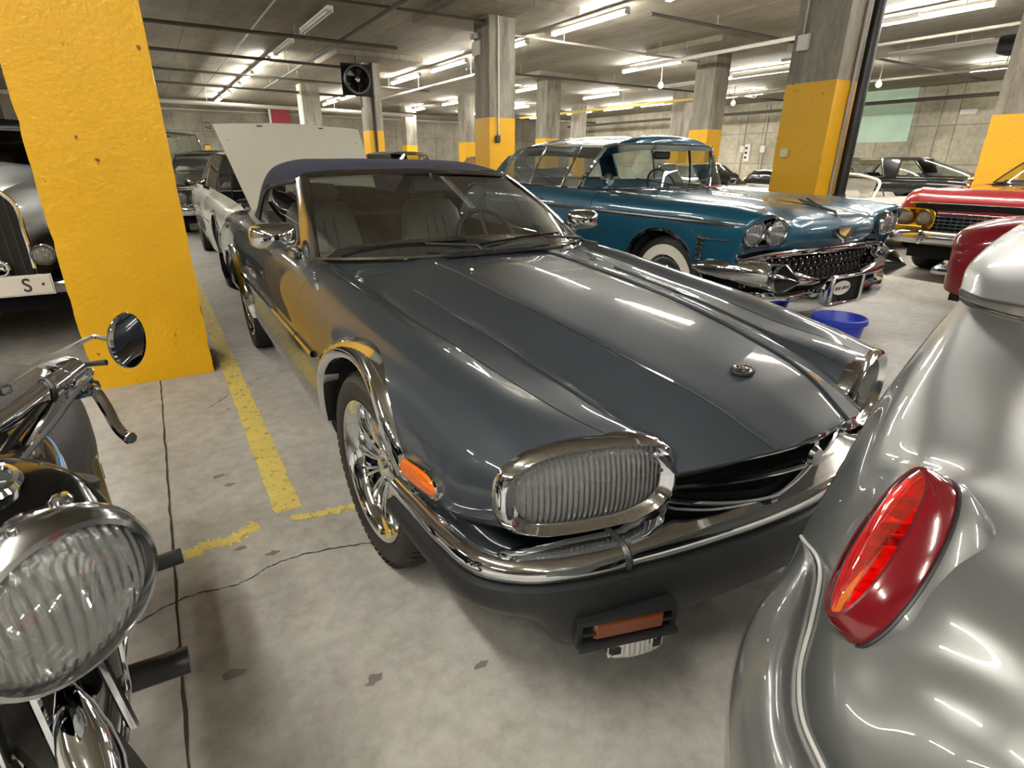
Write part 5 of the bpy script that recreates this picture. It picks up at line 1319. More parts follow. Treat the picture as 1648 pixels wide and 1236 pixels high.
for sd in (-1, 1):
    L_ = arch_lip(G, 0, .34, .38, w=.05, lift=.004, a0=0, a1=180, flare=.01, inner=.03, xmin=.72); V, F = grid_mesh(L_); panel('arch_trim', (V, F), CHROME, c, 0, side=sd)
    q = MB().tube([(sd * .80, .78, .93), (sd * .88, .76, .97)], .014, 6); 
    q = q.build('door_mirror', BLACKP, c); rows = [oval((sd * .93, .76 + t, .99), (1, 0, 0), (0, 0, 1), a, b, 3, 20) for t, a, b in ((-.06, .01, .01), (-.05, .06, .03), (0, .10, .055), (.04, .10, .055))]
    MB().grid([r + [r[0]] for r in rows]).build('shell', CHROME, q)
    round_lamp(c, (sd * .62, -.97, .64), (0, -1, 0), .075); round_lamp(c, (sd * .42, -.98, .64), (0, -1, 0), .065)
# ---- dark saloon behind it
DG = paint('dark_grey_paint', '#4c4d4a', rough=.35, metal=.2)
secs = [sec(-.95, .72, .80, .74, .93, .66, .50, .04), sec(-.9, .86, .80, .90, .95, .80, .45, .02), sec(-.4, .93, .84, .96, .97, .84, .38), sec(.6, .98, .86, .99, .98, .86, .28), sec(.9, 1.0, .86, 1.0, .98, .86, .26), sec(2.6, 1.0, .86, 1.0, .98, .86, .26), sec(3.6, .97, .84, .98, .96, .84, .34), sec(4.4, .90, .80, .93, .93, .8, .42), sec(4.5, .75, .8, .75, .9, .7, .46)]
c, G = car_body('dark grey 1960s saloon facing out between the big yellow column and the white saloon', (1.22, 12.0, 0), 0, DG, secs, (.95, 3.1), ((0, .36), (3.1, .36)), .4, .35, door=(.85, 2.0, 3.0))
greenhouse(c, [
 ('windscreen', 'glass', [(0, .9, 1.0), (.6, .95, 1.0), (.84, 1.12, 1.0)], [(0, 1.45, 1.36), (.5, 1.48, 1.355), (.66, 1.55, 1.34)]),
 ('side_window', 'glass', [(.84, 1.12, 1.), (.86, 2.9, 1.)], [(.66, 1.55, 1.34), (.68, 2.7, 1.35)]),
 ('rear_quarter', 'body', [(.86, 2.9, 1.), (.82, 3.3, 1.)], [(.68, 2.7, 1.35), (.62, 3., 1.3)]),
 ('rear_window', 'glass', [(.82, 3.3, 1.), (0, 3.5, 1.)], [(.62, 3., 1.3), (0, 3.1, 1.32)]),
], DG, crown=.06)
cabin(c, 1.0, 3.2, .8, .85, mat('pale_upholstery', '#9a958a', rough=.8)); wipers(c, .93, 1.01, .7)
for sd in (-1, 1):
    for x in (.82, .60): round_lamp(c, (sd * x, -.97, .63), (0, -1, 0), .085, depth=.05)
gp_ = MB().box((0, -.945, .70), (1.9, .03, .30)).build('grille_panel', BLACKP, c, smooth=False)
for z in (.77, .53): MB().box((0, -.965, z), (1.86, .03, .02), bev=.006).build('grille_surround', CHROME, c, smooth=False)
for k in range(17): MB().box((-.44 + k * .055, -.965, .65), (.02, .02, .22)).build('grille_bar', CHROMED, c, smooth=False)
MB().box((0, -.96, .80), (1.9, .03, .02)).build('bonnet_lip', CHROME, c, smooth=False)
bumper(c, .95, -1.02, .44, .16)
# ---- black vintage saloon (number plate 170 S)
BK = paint('black_paint', '#0b0b0d', rough=.3)
c = thing('vintage_car', 'black vintage saloon with upright mesh grille and white number plate behind the big column', 'car', (-1.02, 4.62, 0))
rows = []
for y, w, z0, z1 in ((.0, .29, .55, 1.03), (.12, .31, .5, 1.06), (.6, .38, .5, 1.10), (1.1, .46, .5, 1.14), (1.55, .60, .5, 1.17)):
    rows.append([(w * a, y, z0 + (z1 - z0) * b + (0.03 if abs(a) < .1 else 0)) for a, b in ((-1, 0), (-1.02, .5), (-.98, .85), (-.8, .97), (-.4, 1.0), (0, 1.01), (.4, 1.0), (.8, .97), (.98, .85), (1.02, .5), (1, 0))])
MB().grid(rows).build('bonnet', paint('bonnet_sheen_grey', '#8e8f90', metal=.5), c, angle=40)  # grey silver colour stands in for light reflected off the black bonnet
rd = spline([(-.30, 0, .52), (-.30, 0, .80), (-.285, 0, .98), (-.23, 0, 1.04), (0, 0, 1.055), (.23, 0, 1.04), (.285, 0, .98), (.30, 0, .80), (.30, 0, .52)], 5)
MB().tube([(p.x, p.y - .02, p.z) for p in rd], .014, 8).build('radiator_shell', CHROME, c)
MB().poly([(p.x * .95, -.01, p.z) for p in rd]).build('grille_mesh', mat('black_mesh', '#101010', rough=.6, bump=(300, .6)), c, smooth=False)
for k in range(11): MB().tube([(-.25 + k * .05, -.016, .53), (-.25 + k * .05, -.016, 1.03 - (.03 if k in (0, 10) else 0))], .0025, 4).build('grille_bar', PIPED, c)
em = MB().lathe([(.001, .02), (.03, .02), (.055, .012), (.06, 0)], (.13, -.03, .585), (0, -1, 0), 28).build('round_badge', CHROME, c)
MB().lathe([(.04, .022), (.048, .022), (.048, .016), (.04, .016)], (.13, -.03, .585), (0, -1, 0), 28, closed=True).build('badge_ring', WHITEM, em)
for k in range(3):
    a = PI / 2 + k * 2 * PI / 3; MB().tube([(.13, -.054, .585), (.13 + .034 * math.cos(a), -.052, .585 + .034 * math.sin(a))], .004, 5).build('star_arm', CHROME, em)
pl = MB().box((.07, -.14, .49), (.62, .012, .115), bev=.004).build('number_plate', WHITEM, c, smooth=False)
MB().box((.07, -.134, .49), (.635, .008, .13), bev=.003).build('plate_rim', CHROME, pl, smooth=False)
for i_, (ch_, x_) in enumerate((('1', -.085), ('7', -.005), ('0', .075), ('S', .255), ('\u00b7', .335))): text(ch_, .115, BLACKG, pl, (x_ - .02 * (i_ == 0) * 0, -.148, .488), rot=(PI / 2, 0, 0), sx=.85, ext=.0008, bold=.0018)
MB().tube([(-.8, -.02, .47), (-.5, -.10, .46), (0, -.11, .46), (.5, -.10, .46), (.8, -.02, .47)], .035, 10).build('bumper', CHROMED, c)
for sd in (-1, 1):
    f_ = []
    for y, z, w0, w1 in ((-.05, .45, .50, .72), (.0, .66, .44, .80), (.18, .80, .42, .84), (.45, .84, .42, .86), (.75, .78, .44, .86), (1.1, .60, .48, .86), (1.5, .42, .5, .86)):
        f_.append([(sd * w0, y, z - .1), (sd * (w0 + .1), y, z), (sd * (w0 + w1) / 2, y, z + .015), (sd * (w1 - .05), y, z - .01), (sd * w1, y, z - .1), (sd * (w1 + .01), y, max(.3, z - .22))])
    V, F = grid_mesh(net(f_, 4, 3)); V, F = solid(V, F, .02); mesh_obj('mudguard', V, F, BK, c, angle=50)
    round_lamp(c, (sd * .62, .02, .82), (0, -1, 0), .10, depth=.10)
    round_lamp(c, (sd * .37, -.09, .66), (0, -1, 0), .055, 'fog_lamp', depth=.05)
    wheel(c, sd * .66, .42, sd, .34, .2, .14, 'disc'); wheel(c, sd * .66, 3.2, sd, .34, .2, .14, 'disc')
MB().grid([[(x, y, z) for x in (-.72, -.5, 0, .5, .72)] for y, z in ((1.5, .3), (1.52, .8), (1.55, 1.14))]).build('bulkhead', BK, c)
greenhouse(c, [
 ('windscreen', 'glass', [(0, 1.55, 1.16), (.62, 1.58, 1.16)], [(0, 1.72, 1.44), (.56, 1.76, 1.43)]),
 ('side_window', 'glass', [(.64, 1.62, 1.10), (.70, 3.0, 1.10)], [(.56, 1.78, 1.43), (.58, 3.0, 1.43)]),
 ('rear_quarter', 'body', [(.70, 3.0, 1.10), (.6, 3.9, 1.0), (0, 4.05, 1.0)], [(.58, 3.0, 1.43), (.5, 3.5, 1.36), (0, 3.6, 1.38)]),
], BK, crown=.09)
MB().box((0, 2.8, .75), (1.42, 2.5, .75), bev=.12).build('body_shell', BK, c, angle=40)
MB().box((0, 2.2, .35), (1.1, 3.8, .2)).build('underbody', DARK, c, smooth=False)
# ---- bright red saloon with gold headlamp bezels, facing the aisle (-x)
RP = paint('bright_red_paint', '#8c181c', rough=.3)
GOLD = mat('gold_trim', '#b99a3c', rough=.25, metal=1)
secs = [sec(-.9, .70, .80, .72, .97, .66, .46, .03), sec(-.88, .84, .80, .86, .98, .76, .42, .02), sec(-.80, .93, .84, .95, .99, .84, .40, .02), sec(-.3, .985, .86, .98, 1.0, .86, .36), sec(.6, 1.02, .88, 1.0, 1.0, .87, .28), sec(.9, 1.03, .88, 1.01, 1.0, .87, .26), sec(2.6, 1.03, .88, 1.01, 1.0, .87, .26), sec(3.8, 1.0, .86, .98, .98, .86, .36), sec(4.4, .9, .8, .9, .95, .8, .44)]
c, G = car_body('bright red 1960s saloon with gold quad headlamp bezels, at the right edge', (8.42, 2.47, 0), -PI / 2, RP, secs, (.95, 3.1), ((0, .36), (3.0, .36)), .4, .34, door=(.85, 1.95, 2.9))
for sd in (-1, 1):
    bz = MB(); rows = [oval((sd * .765, y, .66), (1, 0, 0), (0, 0, 1), a, b, 4, 32) for y, a, b in ((-.86, .22, .125), (-.935, .215, .12), (-.94, .20, .105), (-.90, .19, .095))]
    bz.grid([r + [r[0]] for r in rows]); bz.add([tuple(p) for p in rows[-1]], [tuple(range(32))]); bz = bz.build('lamp_bezel', GOLD, c, angle=50)
    for x in (.865, .665):
        l_ = round_lamp(c, (sd * x, -.93, .675), (0, -1, 0), .078, depth=.03); l_.data.materials[0] = GOLD
    MB().tube([(sd * .68, -.945, .57), (sd * .70, -.95, .545), (sd * .83, -.95, .545), (sd * .85, -.945, .57)], .008, 6).build('bezel_loop', GOLD, bz)
MB().box((0, -.87, .64), (1.1, .03, .26)).build('grille_backing', DARK, c, smooth=False)
for k in range(6): MB().box((0, -.91, .545 + .038 * k), (1.1, .03, .012), bev=.003).build('grille_bar', CHROMED, c, smooth=False)
for i in range(18):
    MB().box((-.52 + i * .061, -.905, .64), (.008, .02, .21)).build('grille_upright', CHROMED, c, smooth=False)
MB().box((0, -.90, .835), (1.72, .03, .02), bev=.006).build('bonnet_lip', CHROME, c, smooth=False)
MB().box((0, -.885, .795), (1.6, .02, .06)).build('bonnet_gap', DARK, c, smooth=False)
b_ = bumper(c, .96, -.98, .47, .16, .06); b_.data.materials[0] = CHROMED
MB().box((.62 * -1, -1.03, .47), (.04, .03, .15), bev=.01).build('overrider', CHROME, c, angle=40)
MB().grid([[(x, -1.0, z) for x in (-.98, -.8, -.62)] for z in (.54, .575)]).build('gold_strip', GOLD, c)
MB().box((-.80, -.99, .575), (.33, .05, .03), bev=.008).build('gold_bumper_top', GOLD, c, smooth=False)
greenhouse(c, [
 ('windscreen', 'glass', [(0, .95, 1.03), (.6, 1.0, 1.03), (.86, 1.22, 1.03)], [(0, 1.50, 1.36), (.5, 1.53, 1.355), (.66, 1.62, 1.34)]),
 ('side_window', 'glass', [(.86, 1.22, 1.03), (.88, 2.9, 1.03)], [(.66, 1.62, 1.34), (.68, 2.7, 1.35)]),
 ('rear_quarter', 'body', [(.88, 2.9, 1.03), (.82, 3.3, 1.03)], [(.68, 2.7, 1.35), (.62, 3., 1.3)]),
 ('rear_window', 'glass', [(.82, 3.3, 1.03), (0, 3.5, 1.03)], [(.62, 3., 1.3), (0, 3.1, 1.32)]),
], RP, crown=.06)
cabin(c, 1.1, 3.2, .8, .88); wipers(c, .95, 1.045, .7)
MB().lathe([(.001, .03), (.05, .02), (.055, -.02)], (-.96, .7, 1.06), (0, -1, 0), 14).build('wing_mirror', CHROME, c); MB().tube([(-.93, .7, .98), (-.96, .71, 1.05)], .01, 6).build('mirror_stem', CHROME, c)
# ---- dark red car nose between the red saloon and the silver car
MR = paint('dark_red_paint', '#7c0f1c', rough=.3)
secs = [sec(-.75, .60, .50, .62, .70, .52, .38, .12), sec(-.72, .72, .55, .74, .78, .60, .30, .10), sec(-.5, .82, .60, .84, .86, .66, .26, .04), sec(0, .92, .66, .92, .90, .72, .26), sec(.6, .98, .68, .97, .91, .76, .26), sec(1.2, 1.0, .70, .98, .91, .78, .26), sec(2.4, 1.0, .7, .98, .91, .78, .28), sec(3.4, .9, .6, .9, .85, .7, .36)]
c, G = car_body('dark red car whose rounded front end shows between the red saloon and the silver car', (6.15, 1.37, 0), PI, MR, secs, (.95, 2.6), ((.1, .33), (2.5, .33)), .37, .32, door=(.9, 2.2), name='coupe_car')
greenhouse(c, [
 ('windscreen', 'glass', [(0, 1.0, .99), (.66, 1.15, .99)], [(0, 1.5, 1.26), (.52, 1.6, 1.25)]),
 ('side_window', 'glass', [(.66, 1.15, .99), (.68, 2.3, .99)], [(.52, 1.6, 1.25), (.53, 2.1, 1.25)]),
 ('rear_window', 'glass', [(.68, 2.3, .99), (0, 3.0, .99)], [(.53, 2.1, 1.25), (0, 2.2, 1.27)]),
], MR, crown=.04)
MB().tube([(-.82, -.45, .43), (-.72, -.72, .42), (-.4, -.80, .42)], [.02, .03, .03], 8).build('bumperette', CHROME, c); MB().tube([(.82, -.45, .43), (.72, -.72, .42), (.4, -.80, .42)], [.02, .03, .03], 8).build('bumperette', CHROME, c)
MB().tube([(-.60, -.70, .735), (-.80, -.35, .85), (-.86, .1, .90)], .005, 5).build('wing_bead', CHROME, c)
# ---- white open convertible behind the teal car's bonnet
secs = [sec(-.8, .48, .5, .50, .62, .46, .32, .08), sec(-.7, .60, .55, .64, .72, .54, .28, .03), sec(0, .72, .58, .76, .78, .62, .26), sec(.9, .80, .60, .80, .80, .66, .22), sec(2.4, .76, .60, .78, .80, .66, .22), sec(3.0, .72, .56, .74, .78, .62, .3), sec(3.3, .6, .5, .6, .7, .55, .36)]
c, G = car_body('white open-topped car with a bare windscreen frame, behind the drain pipe column', (7.95, 5.05, 0), -PI / 2, WP, secs, (.95, 2.3), ((0, .30), (2.4, .30)), .33, .30, door=(.9, 2.0), name='open_car')
fr = [(-.60, .95, .78), (-.55, 1.12, 1.02), (-.42, 1.15, 1.06), (.42, 1.15, 1.06), (.55, 1.12, 1.02), (.60, .95, .78)]
MB().tube(spline(fr, 4), .02, 8).build('windscreen_frame', WP, c)
MB().grid([[(x * (.57 - .05 * t), .94 + .2 * t, .78 + .27 * t) for x in np.linspace(-1, 1, 9)] for t in (0, .5, 1)]).build('windscreen', GLASS, c)
cabin(c, 1.0, 2.3, .55, .60, mat('pale_upholstery', '#9a958a')); MB().box((0, 1.6, .4), (1.1, 1.2, .3)).build('cabin_floor', DARK, c, smooth=False)
MB().tube([(-.66, .95, .77), (-.70, .95, .84)], .01, 6).lathe([(.001, .02), (.05, .01), (.05, -.02)], (-.70, .95, .87), (0, -1, 0), 14).build('door_mirror', CHROME, c)
# ---- black coupe with a bubble roof by the right wall
secs = [sec(-1.0, .70, .80, .74, .95, .7, .46, .02), sec(-.9, .9, .82, .95, .98, .85, .42), sec(.6, .98, .86, 1.0, 1.0, .88, .28), sec(2.6, 1.0, .86, 1.02, 1.0, .9, .26), sec(3.8, .98, .84, 1.0, .98, .88, .36), sec(4.5, .85, .78, .9, .93, .8, .44)]
c, G = car_body('black hardtop coupe with chrome window frames, side on before the right wall', (13.6, 8.6, 0), PI, BK, secs, (.95, 3.3), ((0, .36), (3.0, .36)), .4, .34, door=(.85, 2.3), name='coupe_car')
greenhouse(c, [
 ('windscreen', 'glass', [(0, .85, 1.02), (.6, .9, 1.02), (.86, 1.2, 1.02)], [(0, 1.35, 1.36), (.5, 1.38, 1.355), (.66, 1.5, 1.34)]),
 ('side_window', 'glass', [(.86, 1.2, 1.02), (.88, 2.35, 1.02)], [(.66, 1.5, 1.34), (.68, 2.15, 1.355)]),
 ('rear_quarter', 'body', [(.88, 2.35, 1.02), (.88, 2.6, 1.02)], [(.68, 2.15, 1.355), (.66, 2.5, 1.34)]),
 ('rear_window', 'glass', [(.88, 2.6, 1.02), (.75, 3.5, 1.02), (0, 3.75, 1.02)], [(.66, 2.5, 1.34), (.5, 2.62, 1.35), (0, 2.7, 1.36)]),
], BK, crown=.06, rail=.02)
cabin(c, 1.0, 2.9, .8, .85); side_trim(c, G, .97, -.8, 4.3, .012)
lowsecs = [sec(-1.0, .58, .66, .60, .80, .55, .38, .1), sec(-.8, .70, .72, .74, .88, .64, .34, .03), sec(0, .78, .74, .82, .9, .70, .3), sec(.9, .82, .76, .84, .92, .72, .26), sec(2.6, .82, .76, .86, .93, .74, .26), sec(3.6, .78, .72, .80, .88, .7, .36), sec(4.0, .68, .66, .7, .8, .62, .42)]
# ---- white coupe right of the windscreen column
c, G = car_body('white coupe with a dark windscreen, between the teal roof and the drain pipe column', (10.7, 7.3, 0), .12, WP, lowsecs, (.95, 3.1), ((0, .33), (2.8, .33)), .37, .32, door=(.85, 2.3), name='coupe_car')
greenhouse(c, [
 ('windscreen', 'glass', [(0, .85, .82), (.6, .92, .82), (.82, 1.1, .82)], [(0, 1.45, 1.22), (.45, 1.48, 1.215), (.60, 1.55, 1.20)]),
 ('side_window', 'glass', [(.82, 1.1, .82), (.84, 2.5, .82)], [(.60, 1.55, 1.20), (.62, 2.4, 1.21)]),
 ('rear_window', 'glass', [(.84, 2.5, .82), (0, 3.4, .82)], [(.62, 2.4, 1.21), (0, 2.7, 1.23)]),
], WP, glass=GLASSD, crown=.05, rail=.02)
cabin(c, 1.0, 2.9, .75, .62)
# ---- two dark soft-top tourers beyond the grey convertible's roof
SOFT = mat('black_canvas', '#1d201d', rough=.9)
def tourer(label, loc, rz, body, zr=1.50):
    secs = [sec(-.8, .75, .5, .78, .72, .6, .4, .05), sec(0, .92, .6, .92, .80, .74, .34), sec(1.0, 1.02, .66, 1.02, .82, .8, .3), sec(2.4, 1.02, .66, 1.02, .82, .8, .3), sec(3.2, .9, .6, .9, .78, .7, .4)]
    c, G = car_body(label, loc, rz, body, secs, (.95, 2.6), ((0, .34), (2.5, .34)), .36, .33, door=(.9, 1.9), name='soft_top_car')
    T = [(0, 1.15, zr - .02), (.55, 1.18, zr - .03)]
    greenhouse(c, [
     ('windscreen', 'glass', [(0, .98, 1.04), (.6, 1.0, 1.04)], [(0, 1.15, zr - .04), (.56, 1.18, zr - .05)]),
     ('side_screen', 'glass', [(.62, 1.02, 1.03), (.64, 2.1, 1.04)], [(.57, 1.18, zr - .05), (.60, 2.1, zr - .05)]),
     ('roof_quarter', 'body', [(.64, 2.1, 1.04), (.62, 2.6, 1.02), (0, 2.75, 1.02)], [(.60, 2.1, zr - .05), (.5, 2.4, zr - .10), (0, 2.5, zr - .08)]),
    ], SOFT, crown=.06)
    cabin(c, 1.0, 2.4, .6, .85); return c
tourer('black soft-top tourer, the left of two beyond the navy roof', (4.75, 17.6, 0), .1, paint('cream_paint', '#cfc8b2'), 1.50)
tourer('purple-black soft-top tourer, the right of two beyond the navy roof', (6.0, 13.1, 0), .25, paint('plum_paint', '#3a2540'), 1.46)
c, G = car_body('dark saloon roof glimpsed between the conduit column and the teal roof', (9.4, 14.3, 0), 0, BK, secs, (.95, 3.1), ((0, .36), (3.0, .36)), .4, .34, door=(.85, 2.3))
greenhouse(c, [('windscreen', 'glass', [(0, .9, 1.0), (.84, 1.1, 1.0)], [(0, 1.4, 1.38), (.62, 1.5, 1.36)]), ('side_window', 'glass', [(.84, 1.1, 1.0), (.86, 2.8, 1.0)], [(.62, 1.5, 1.36), (.64, 2.6, 1.37)]), ('rear_window', 'glass', [(.86, 2.8, 1.0), (0, 3.4, 1.0)], [(.64, 2.6, 1.37), (0, 2.9, 1.37)])], BK, crown=.06)
# ---- tall dark truck at the back left, and a silver car before it
OD = paint('dark_green_paint', '#1a1f1c', rough=.3)
c = thing('truck', 'tall dark off-road truck with mirror-bright side windows near the back wall', 'truck', (.65, 19.4, 0), .1)
MB().box((0, 2.2, .85), (2.0, 4.4, .8), bev=.08).build('body', OD, c, angle=40)
greenhouse(c, [('windscreen', 'glass', [(0, .55, 1.25), (.95, .6, 1.25)], [(0, .8, 1.92), (.88, .85, 1.92)]), ('side_window', 'glass', [(.95, .6, 1.25), (.97, 2.2, 1.25)], [(.88, .85, 1.92), (.9, 2.2, 1.94)]), ('rear_side_window', 'glass', [(.97, 2.2, 1.25), (.97, 4.2, 1.25)], [(.9, 2.2, 1.94), (.9, 4.1, 1.94)]), ('rear_window', 'glass', [(.97, 4.2, 1.25), (0, 4.3, 1.25)], [(.9, 4.1, 1.94), (0, 4.15, 1.94)])], OD, crown=.06, rail=.03)
for y in (.4, 3.6):
    for sd in (-1, 1): wheel(c, sd * .85, y, sd, .40, .2, .25, 'disc')
for sd in (-1, 1): round_lamp(c, (sd * .8, -.02, .95), (0, -1, 0), .1); MB().box((sd * 1.12, .75, 1.5), (.2, .08, .34), bev=.03).build('door_mirror', CHROME, c, angle=40)
bumper(c, .98, -.08, .55, .2)
tourer('pale vintage car with a split windscreen between the dark saloon and the truck', (1.0, 17.4, 0), 0, paint('cream_paint', '#cfc8b2'), 1.52) if False else None
# ---------------------------------------------------------------- silver car in the right foreground (only its rear quarter is in view)
SB = [
 [(1.577,0.527,0.917),(1.474,0.504,0.948),(1.376,0.44,0.952),(1.34,0.386,0.952),(1.309,0.33,0.955),(1.33,0.25,0.948),(1.405,0.155,0.924)],
 [(1.47,0.527,0.83),(1.292,0.477,0.894),(1.172,0.396,0.914),(1.117,0.328,0.912),(1.1,0.259,0.906),(1.128,0.182,0.887),(1.201,0.1,0.863)],
 [(1.167,0.469,0.738),(1.012,0.423,0.813),(0.899,0.336,0.857),(0.857,0.269,0.874),(0.845,0.203,0.88),(0.89,0.116,0.862),(0.958,0.051,0.841)],
 [(0.973,0.422,0.653),(0.831,0.378,0.749),(0.732,0.293,0.815),(0.694,0.229,0.845),(0.693,0.16,0.856),(0.742,0.076,0.852),(0.812,0.022,0.83)],
 [(0.847,0.396,0.62),(0.705,0.341,0.72),(0.636,0.271,0.776),(0.604,0.208,0.814),(0.599,0.138,0.847),(0.639,0.049,0.847),(0.702,0.003,0.832)],
 [(0.72,0.307,0.666),(0.596,0.256,0.76),(0.579,0.228,0.784),(0.574,0.185,0.807),(0.565,0.125,0.831),(0.593,0.034,0.836),(0.653,-0.007,0.827)],
 [(0.681,0.285,0.623),(0.543,0.23,0.742),(0.53,0.201,0.77),(0.531,0.159,0.789),(0.536,0.107,0.807),(0.56,0.02,0.816),(0.617,-0.019,0.808)],
 [(0.625,0.259,0.576),(0.494,0.207,0.709),(0.483,0.174,0.745),(0.492,0.134,0.767),(0.501,0.088,0.788),(0.54,0.007,0.79),(0.596,-0.031,0.781)],
 [(0.594,0.228,0.549),(0.468,0.182,0.689),(0.462,0.151,0.723),(0.47,0.113,0.746),(0.482,0.07,0.766),(0.521,-0.003,0.769),(0.589,-0.042,0.75)],
 [(0.589,0.187,0.509),(0.456,0.147,0.667),(0.451,0.122,0.7),(0.457,0.09,0.721),(0.472,0.05,0.736),(0.526,-0.016,0.722),(0.596,-0.056,0.702)],
 [(0.604,0.144,0.436),(0.46,0.111,0.621),(0.452,0.087,0.655),(0.465,0.061,0.668),(0.485,0.024,0.672),(0.541,-0.033,0.652),(0.613,-0.075,0.631)],
 [(0.621,0.099,0.309),(0.481,0.078,0.512),(0.478,0.055,0.539),(0.502,0.028,0.541),(0.536,-0.01,0.533),(0.587,-0.061,0.516),(0.677,-0.111,0.478)]]
SF = [
 [(0.706,0.34,0.72),(0.701,0.338,0.721),(0.704,0.34,0.716),(0.729,0.353,0.696),(0.836,0.399,0.612)],
 [(0.596,0.256,0.76),(0.563,0.261,0.779),(0.567,0.277,0.765),(0.61,0.309,0.714),(0.799,0.394,0.552)],
 [(0.543,0.23,0.742),(0.496,0.236,0.774),(0.498,0.259,0.757),(0.54,0.294,0.699),(0.752,0.393,0.487)],
 [(0.494,0.207,0.709),(0.433,0.208,0.757),(0.44,0.236,0.738),(0.488,0.275,0.669),(0.692,0.369,0.438)],
 [(0.468,0.182,0.689),(0.406,0.184,0.733),(0.405,0.211,0.708),(0.454,0.251,0.629),(0.666,0.347,0.357)],
 [(0.456,0.147,0.667),(0.383,0.152,0.714),(0.38,0.181,0.678),(0.427,0.223,0.586),(0.648,0.315,0.265)],
 [(0.46,0.111,0.621),(0.375,0.121,0.677),(0.367,0.155,0.632),(0.416,0.198,0.518),(0.635,0.273,0.16)],
 [(0.481,0.078,0.512),(0.398,0.093,0.569),(0.377,0.126,0.53),(0.419,0.166,0.402),(0.627,0.22,0.035)]]
SL = [
 [(1.614,0.534,0.929),(1.468,0.507,0.973),(1.379,0.437,0.978),(1.343,0.386,0.983),(1.321,0.325,0.986),(1.34,0.247,0.98),(1.413,0.168,0.963)],
 [(1.729,0.577,0.955),(1.556,0.539,0.998),(1.473,0.468,1.006),(1.436,0.405,1.013),(1.416,0.343,1.016),(1.44,0.264,1.014),(1.518,0.183,0.999)],
 [(1.941,0.62,1.005),(1.736,0.572,1.036),(1.653,0.501,1.044),(1.624,0.433,1.051),(1.593,0.366,1.055),(1.624,0.282,1.052),(1.703,0.204,1.045)],
 [(2.212,0.651,1.05),(1.987,0.6,1.075),(1.908,0.528,1.088),(1.876,0.452,1.099),(1.848,0.384,1.106),(1.865,0.31,1.107),(1.928,0.23,1.101)],
 [(2.62,0.66,1.095),(2.393,0.619,1.114),(2.314,0.546,1.124),(2.257,0.461,1.136),(2.218,0.386,1.141),(2.247,0.317,1.14),(2.325,0.227,1.133)]]
SILV = paint('silver_paint', '#666765', metal=.45, rough=.34)
sil = thing('vintage_coupe', 'silver vintage car with a red oval tail lamp and a piped rear wing, right foreground', 'car', (0, 0, 0))
def extend(N, steps):
    N = [list(map(tuple, r)) for r in N]
    for r in N:
        p = r[-1]
        for dx, dy, dz in steps: r.append((p[0] + dx, p[1] + dy, max(.22, p[2] + dz)))
    return N
ST = [(.30, -.24, -.03), (.55, -.52, -.22), (.62, -.62, -.45)]
SBx = extend(SB, ST)
# floor-ward skirt row
def skirt(N, z=.24, dxy=(-.0, .02)):
    N = [list(r) for r in N]; last = N[-1]; N.append([(p[0] - .03, p[1] - .05, (p[2] + z) / 2) for p in last]); N.append([(p[0] - .05, p[1] - .08, z) for p in last]); return N
SBx = skirt(SBx); SFx = skirt(SF); SLx = extend(SL, ST)
V, F = grid_mesh(net(SBx, 10, 10, crease=(1,)))
_c = np.array((0.607, 0.188, 0.831)); _a = np.array([.78, .225, .58]); _a /= np.linalg.norm(_a); _n = np.array([-.43, .40, .80]); _n /= np.linalg.norm(_n)
_d = V - _c; _u = _d @ _a; _w = np.linalg.norm(_d - np.outer(_u, _a), axis=1)
V = V + np.outer(np.exp(-(((_u - .125) / .055) ** 2 + (_w / .075) ** 2)), _n) * .032
sh = mesh_obj('body_shell', V, F, SILV, sil)
V, F = grid_mesh(net(SFx, 6, 6)); mesh_obj('rear_wing', V, [f[::-1] for f in F], SILV, sil)
V, F = grid_mesh(net(SLx, 6, 6, crease=(1,))); mesh_obj('upper_panel', V, [f[::-1] for f in F], SILV, sil)
pipe_ = spline([Vector(r[1]) for r in SB[4:]], 8)
MB().tube([p + Vector((-.0015, -.001, .004)) for p in pipe_], .0026, 8).build('wing_piping', mat('pale_piping', '#b9b9b4', rough=.35), sil)
# dark jointing strip between the upper panel and the body
lo = [Vector(p) for p in SBx[0][1:]]; up = [Vector(p) for p in SLx[0][1:]]
LO = spline(lo, 5); UP = spline(up, 5)
rows = [[a + Vector((0, 0, -.004)), a + Vector((.004, .004, .004)), a.lerp(b, .5) + Vector((.006, .006, 0)), b + Vector((.004, .004, -.002)), b] for a, b in zip(LO, UP)]
MB().grid(rows).build('joint_strip', mat('dull_alloy', '#6f6e69', rough=.35, metal=.6), sil)
MB().tube([a.lerp(b, .15) + Vector((-.004, -.002, .004)) for a, b in zip(LO, UP)], .003, 6).build('strip_bead', CHROMED, sil)
MB().tube([b + Vector((-.003, -.002, .0)) for b in UP], .003, 6).build('panel_edge', SILV, sil)
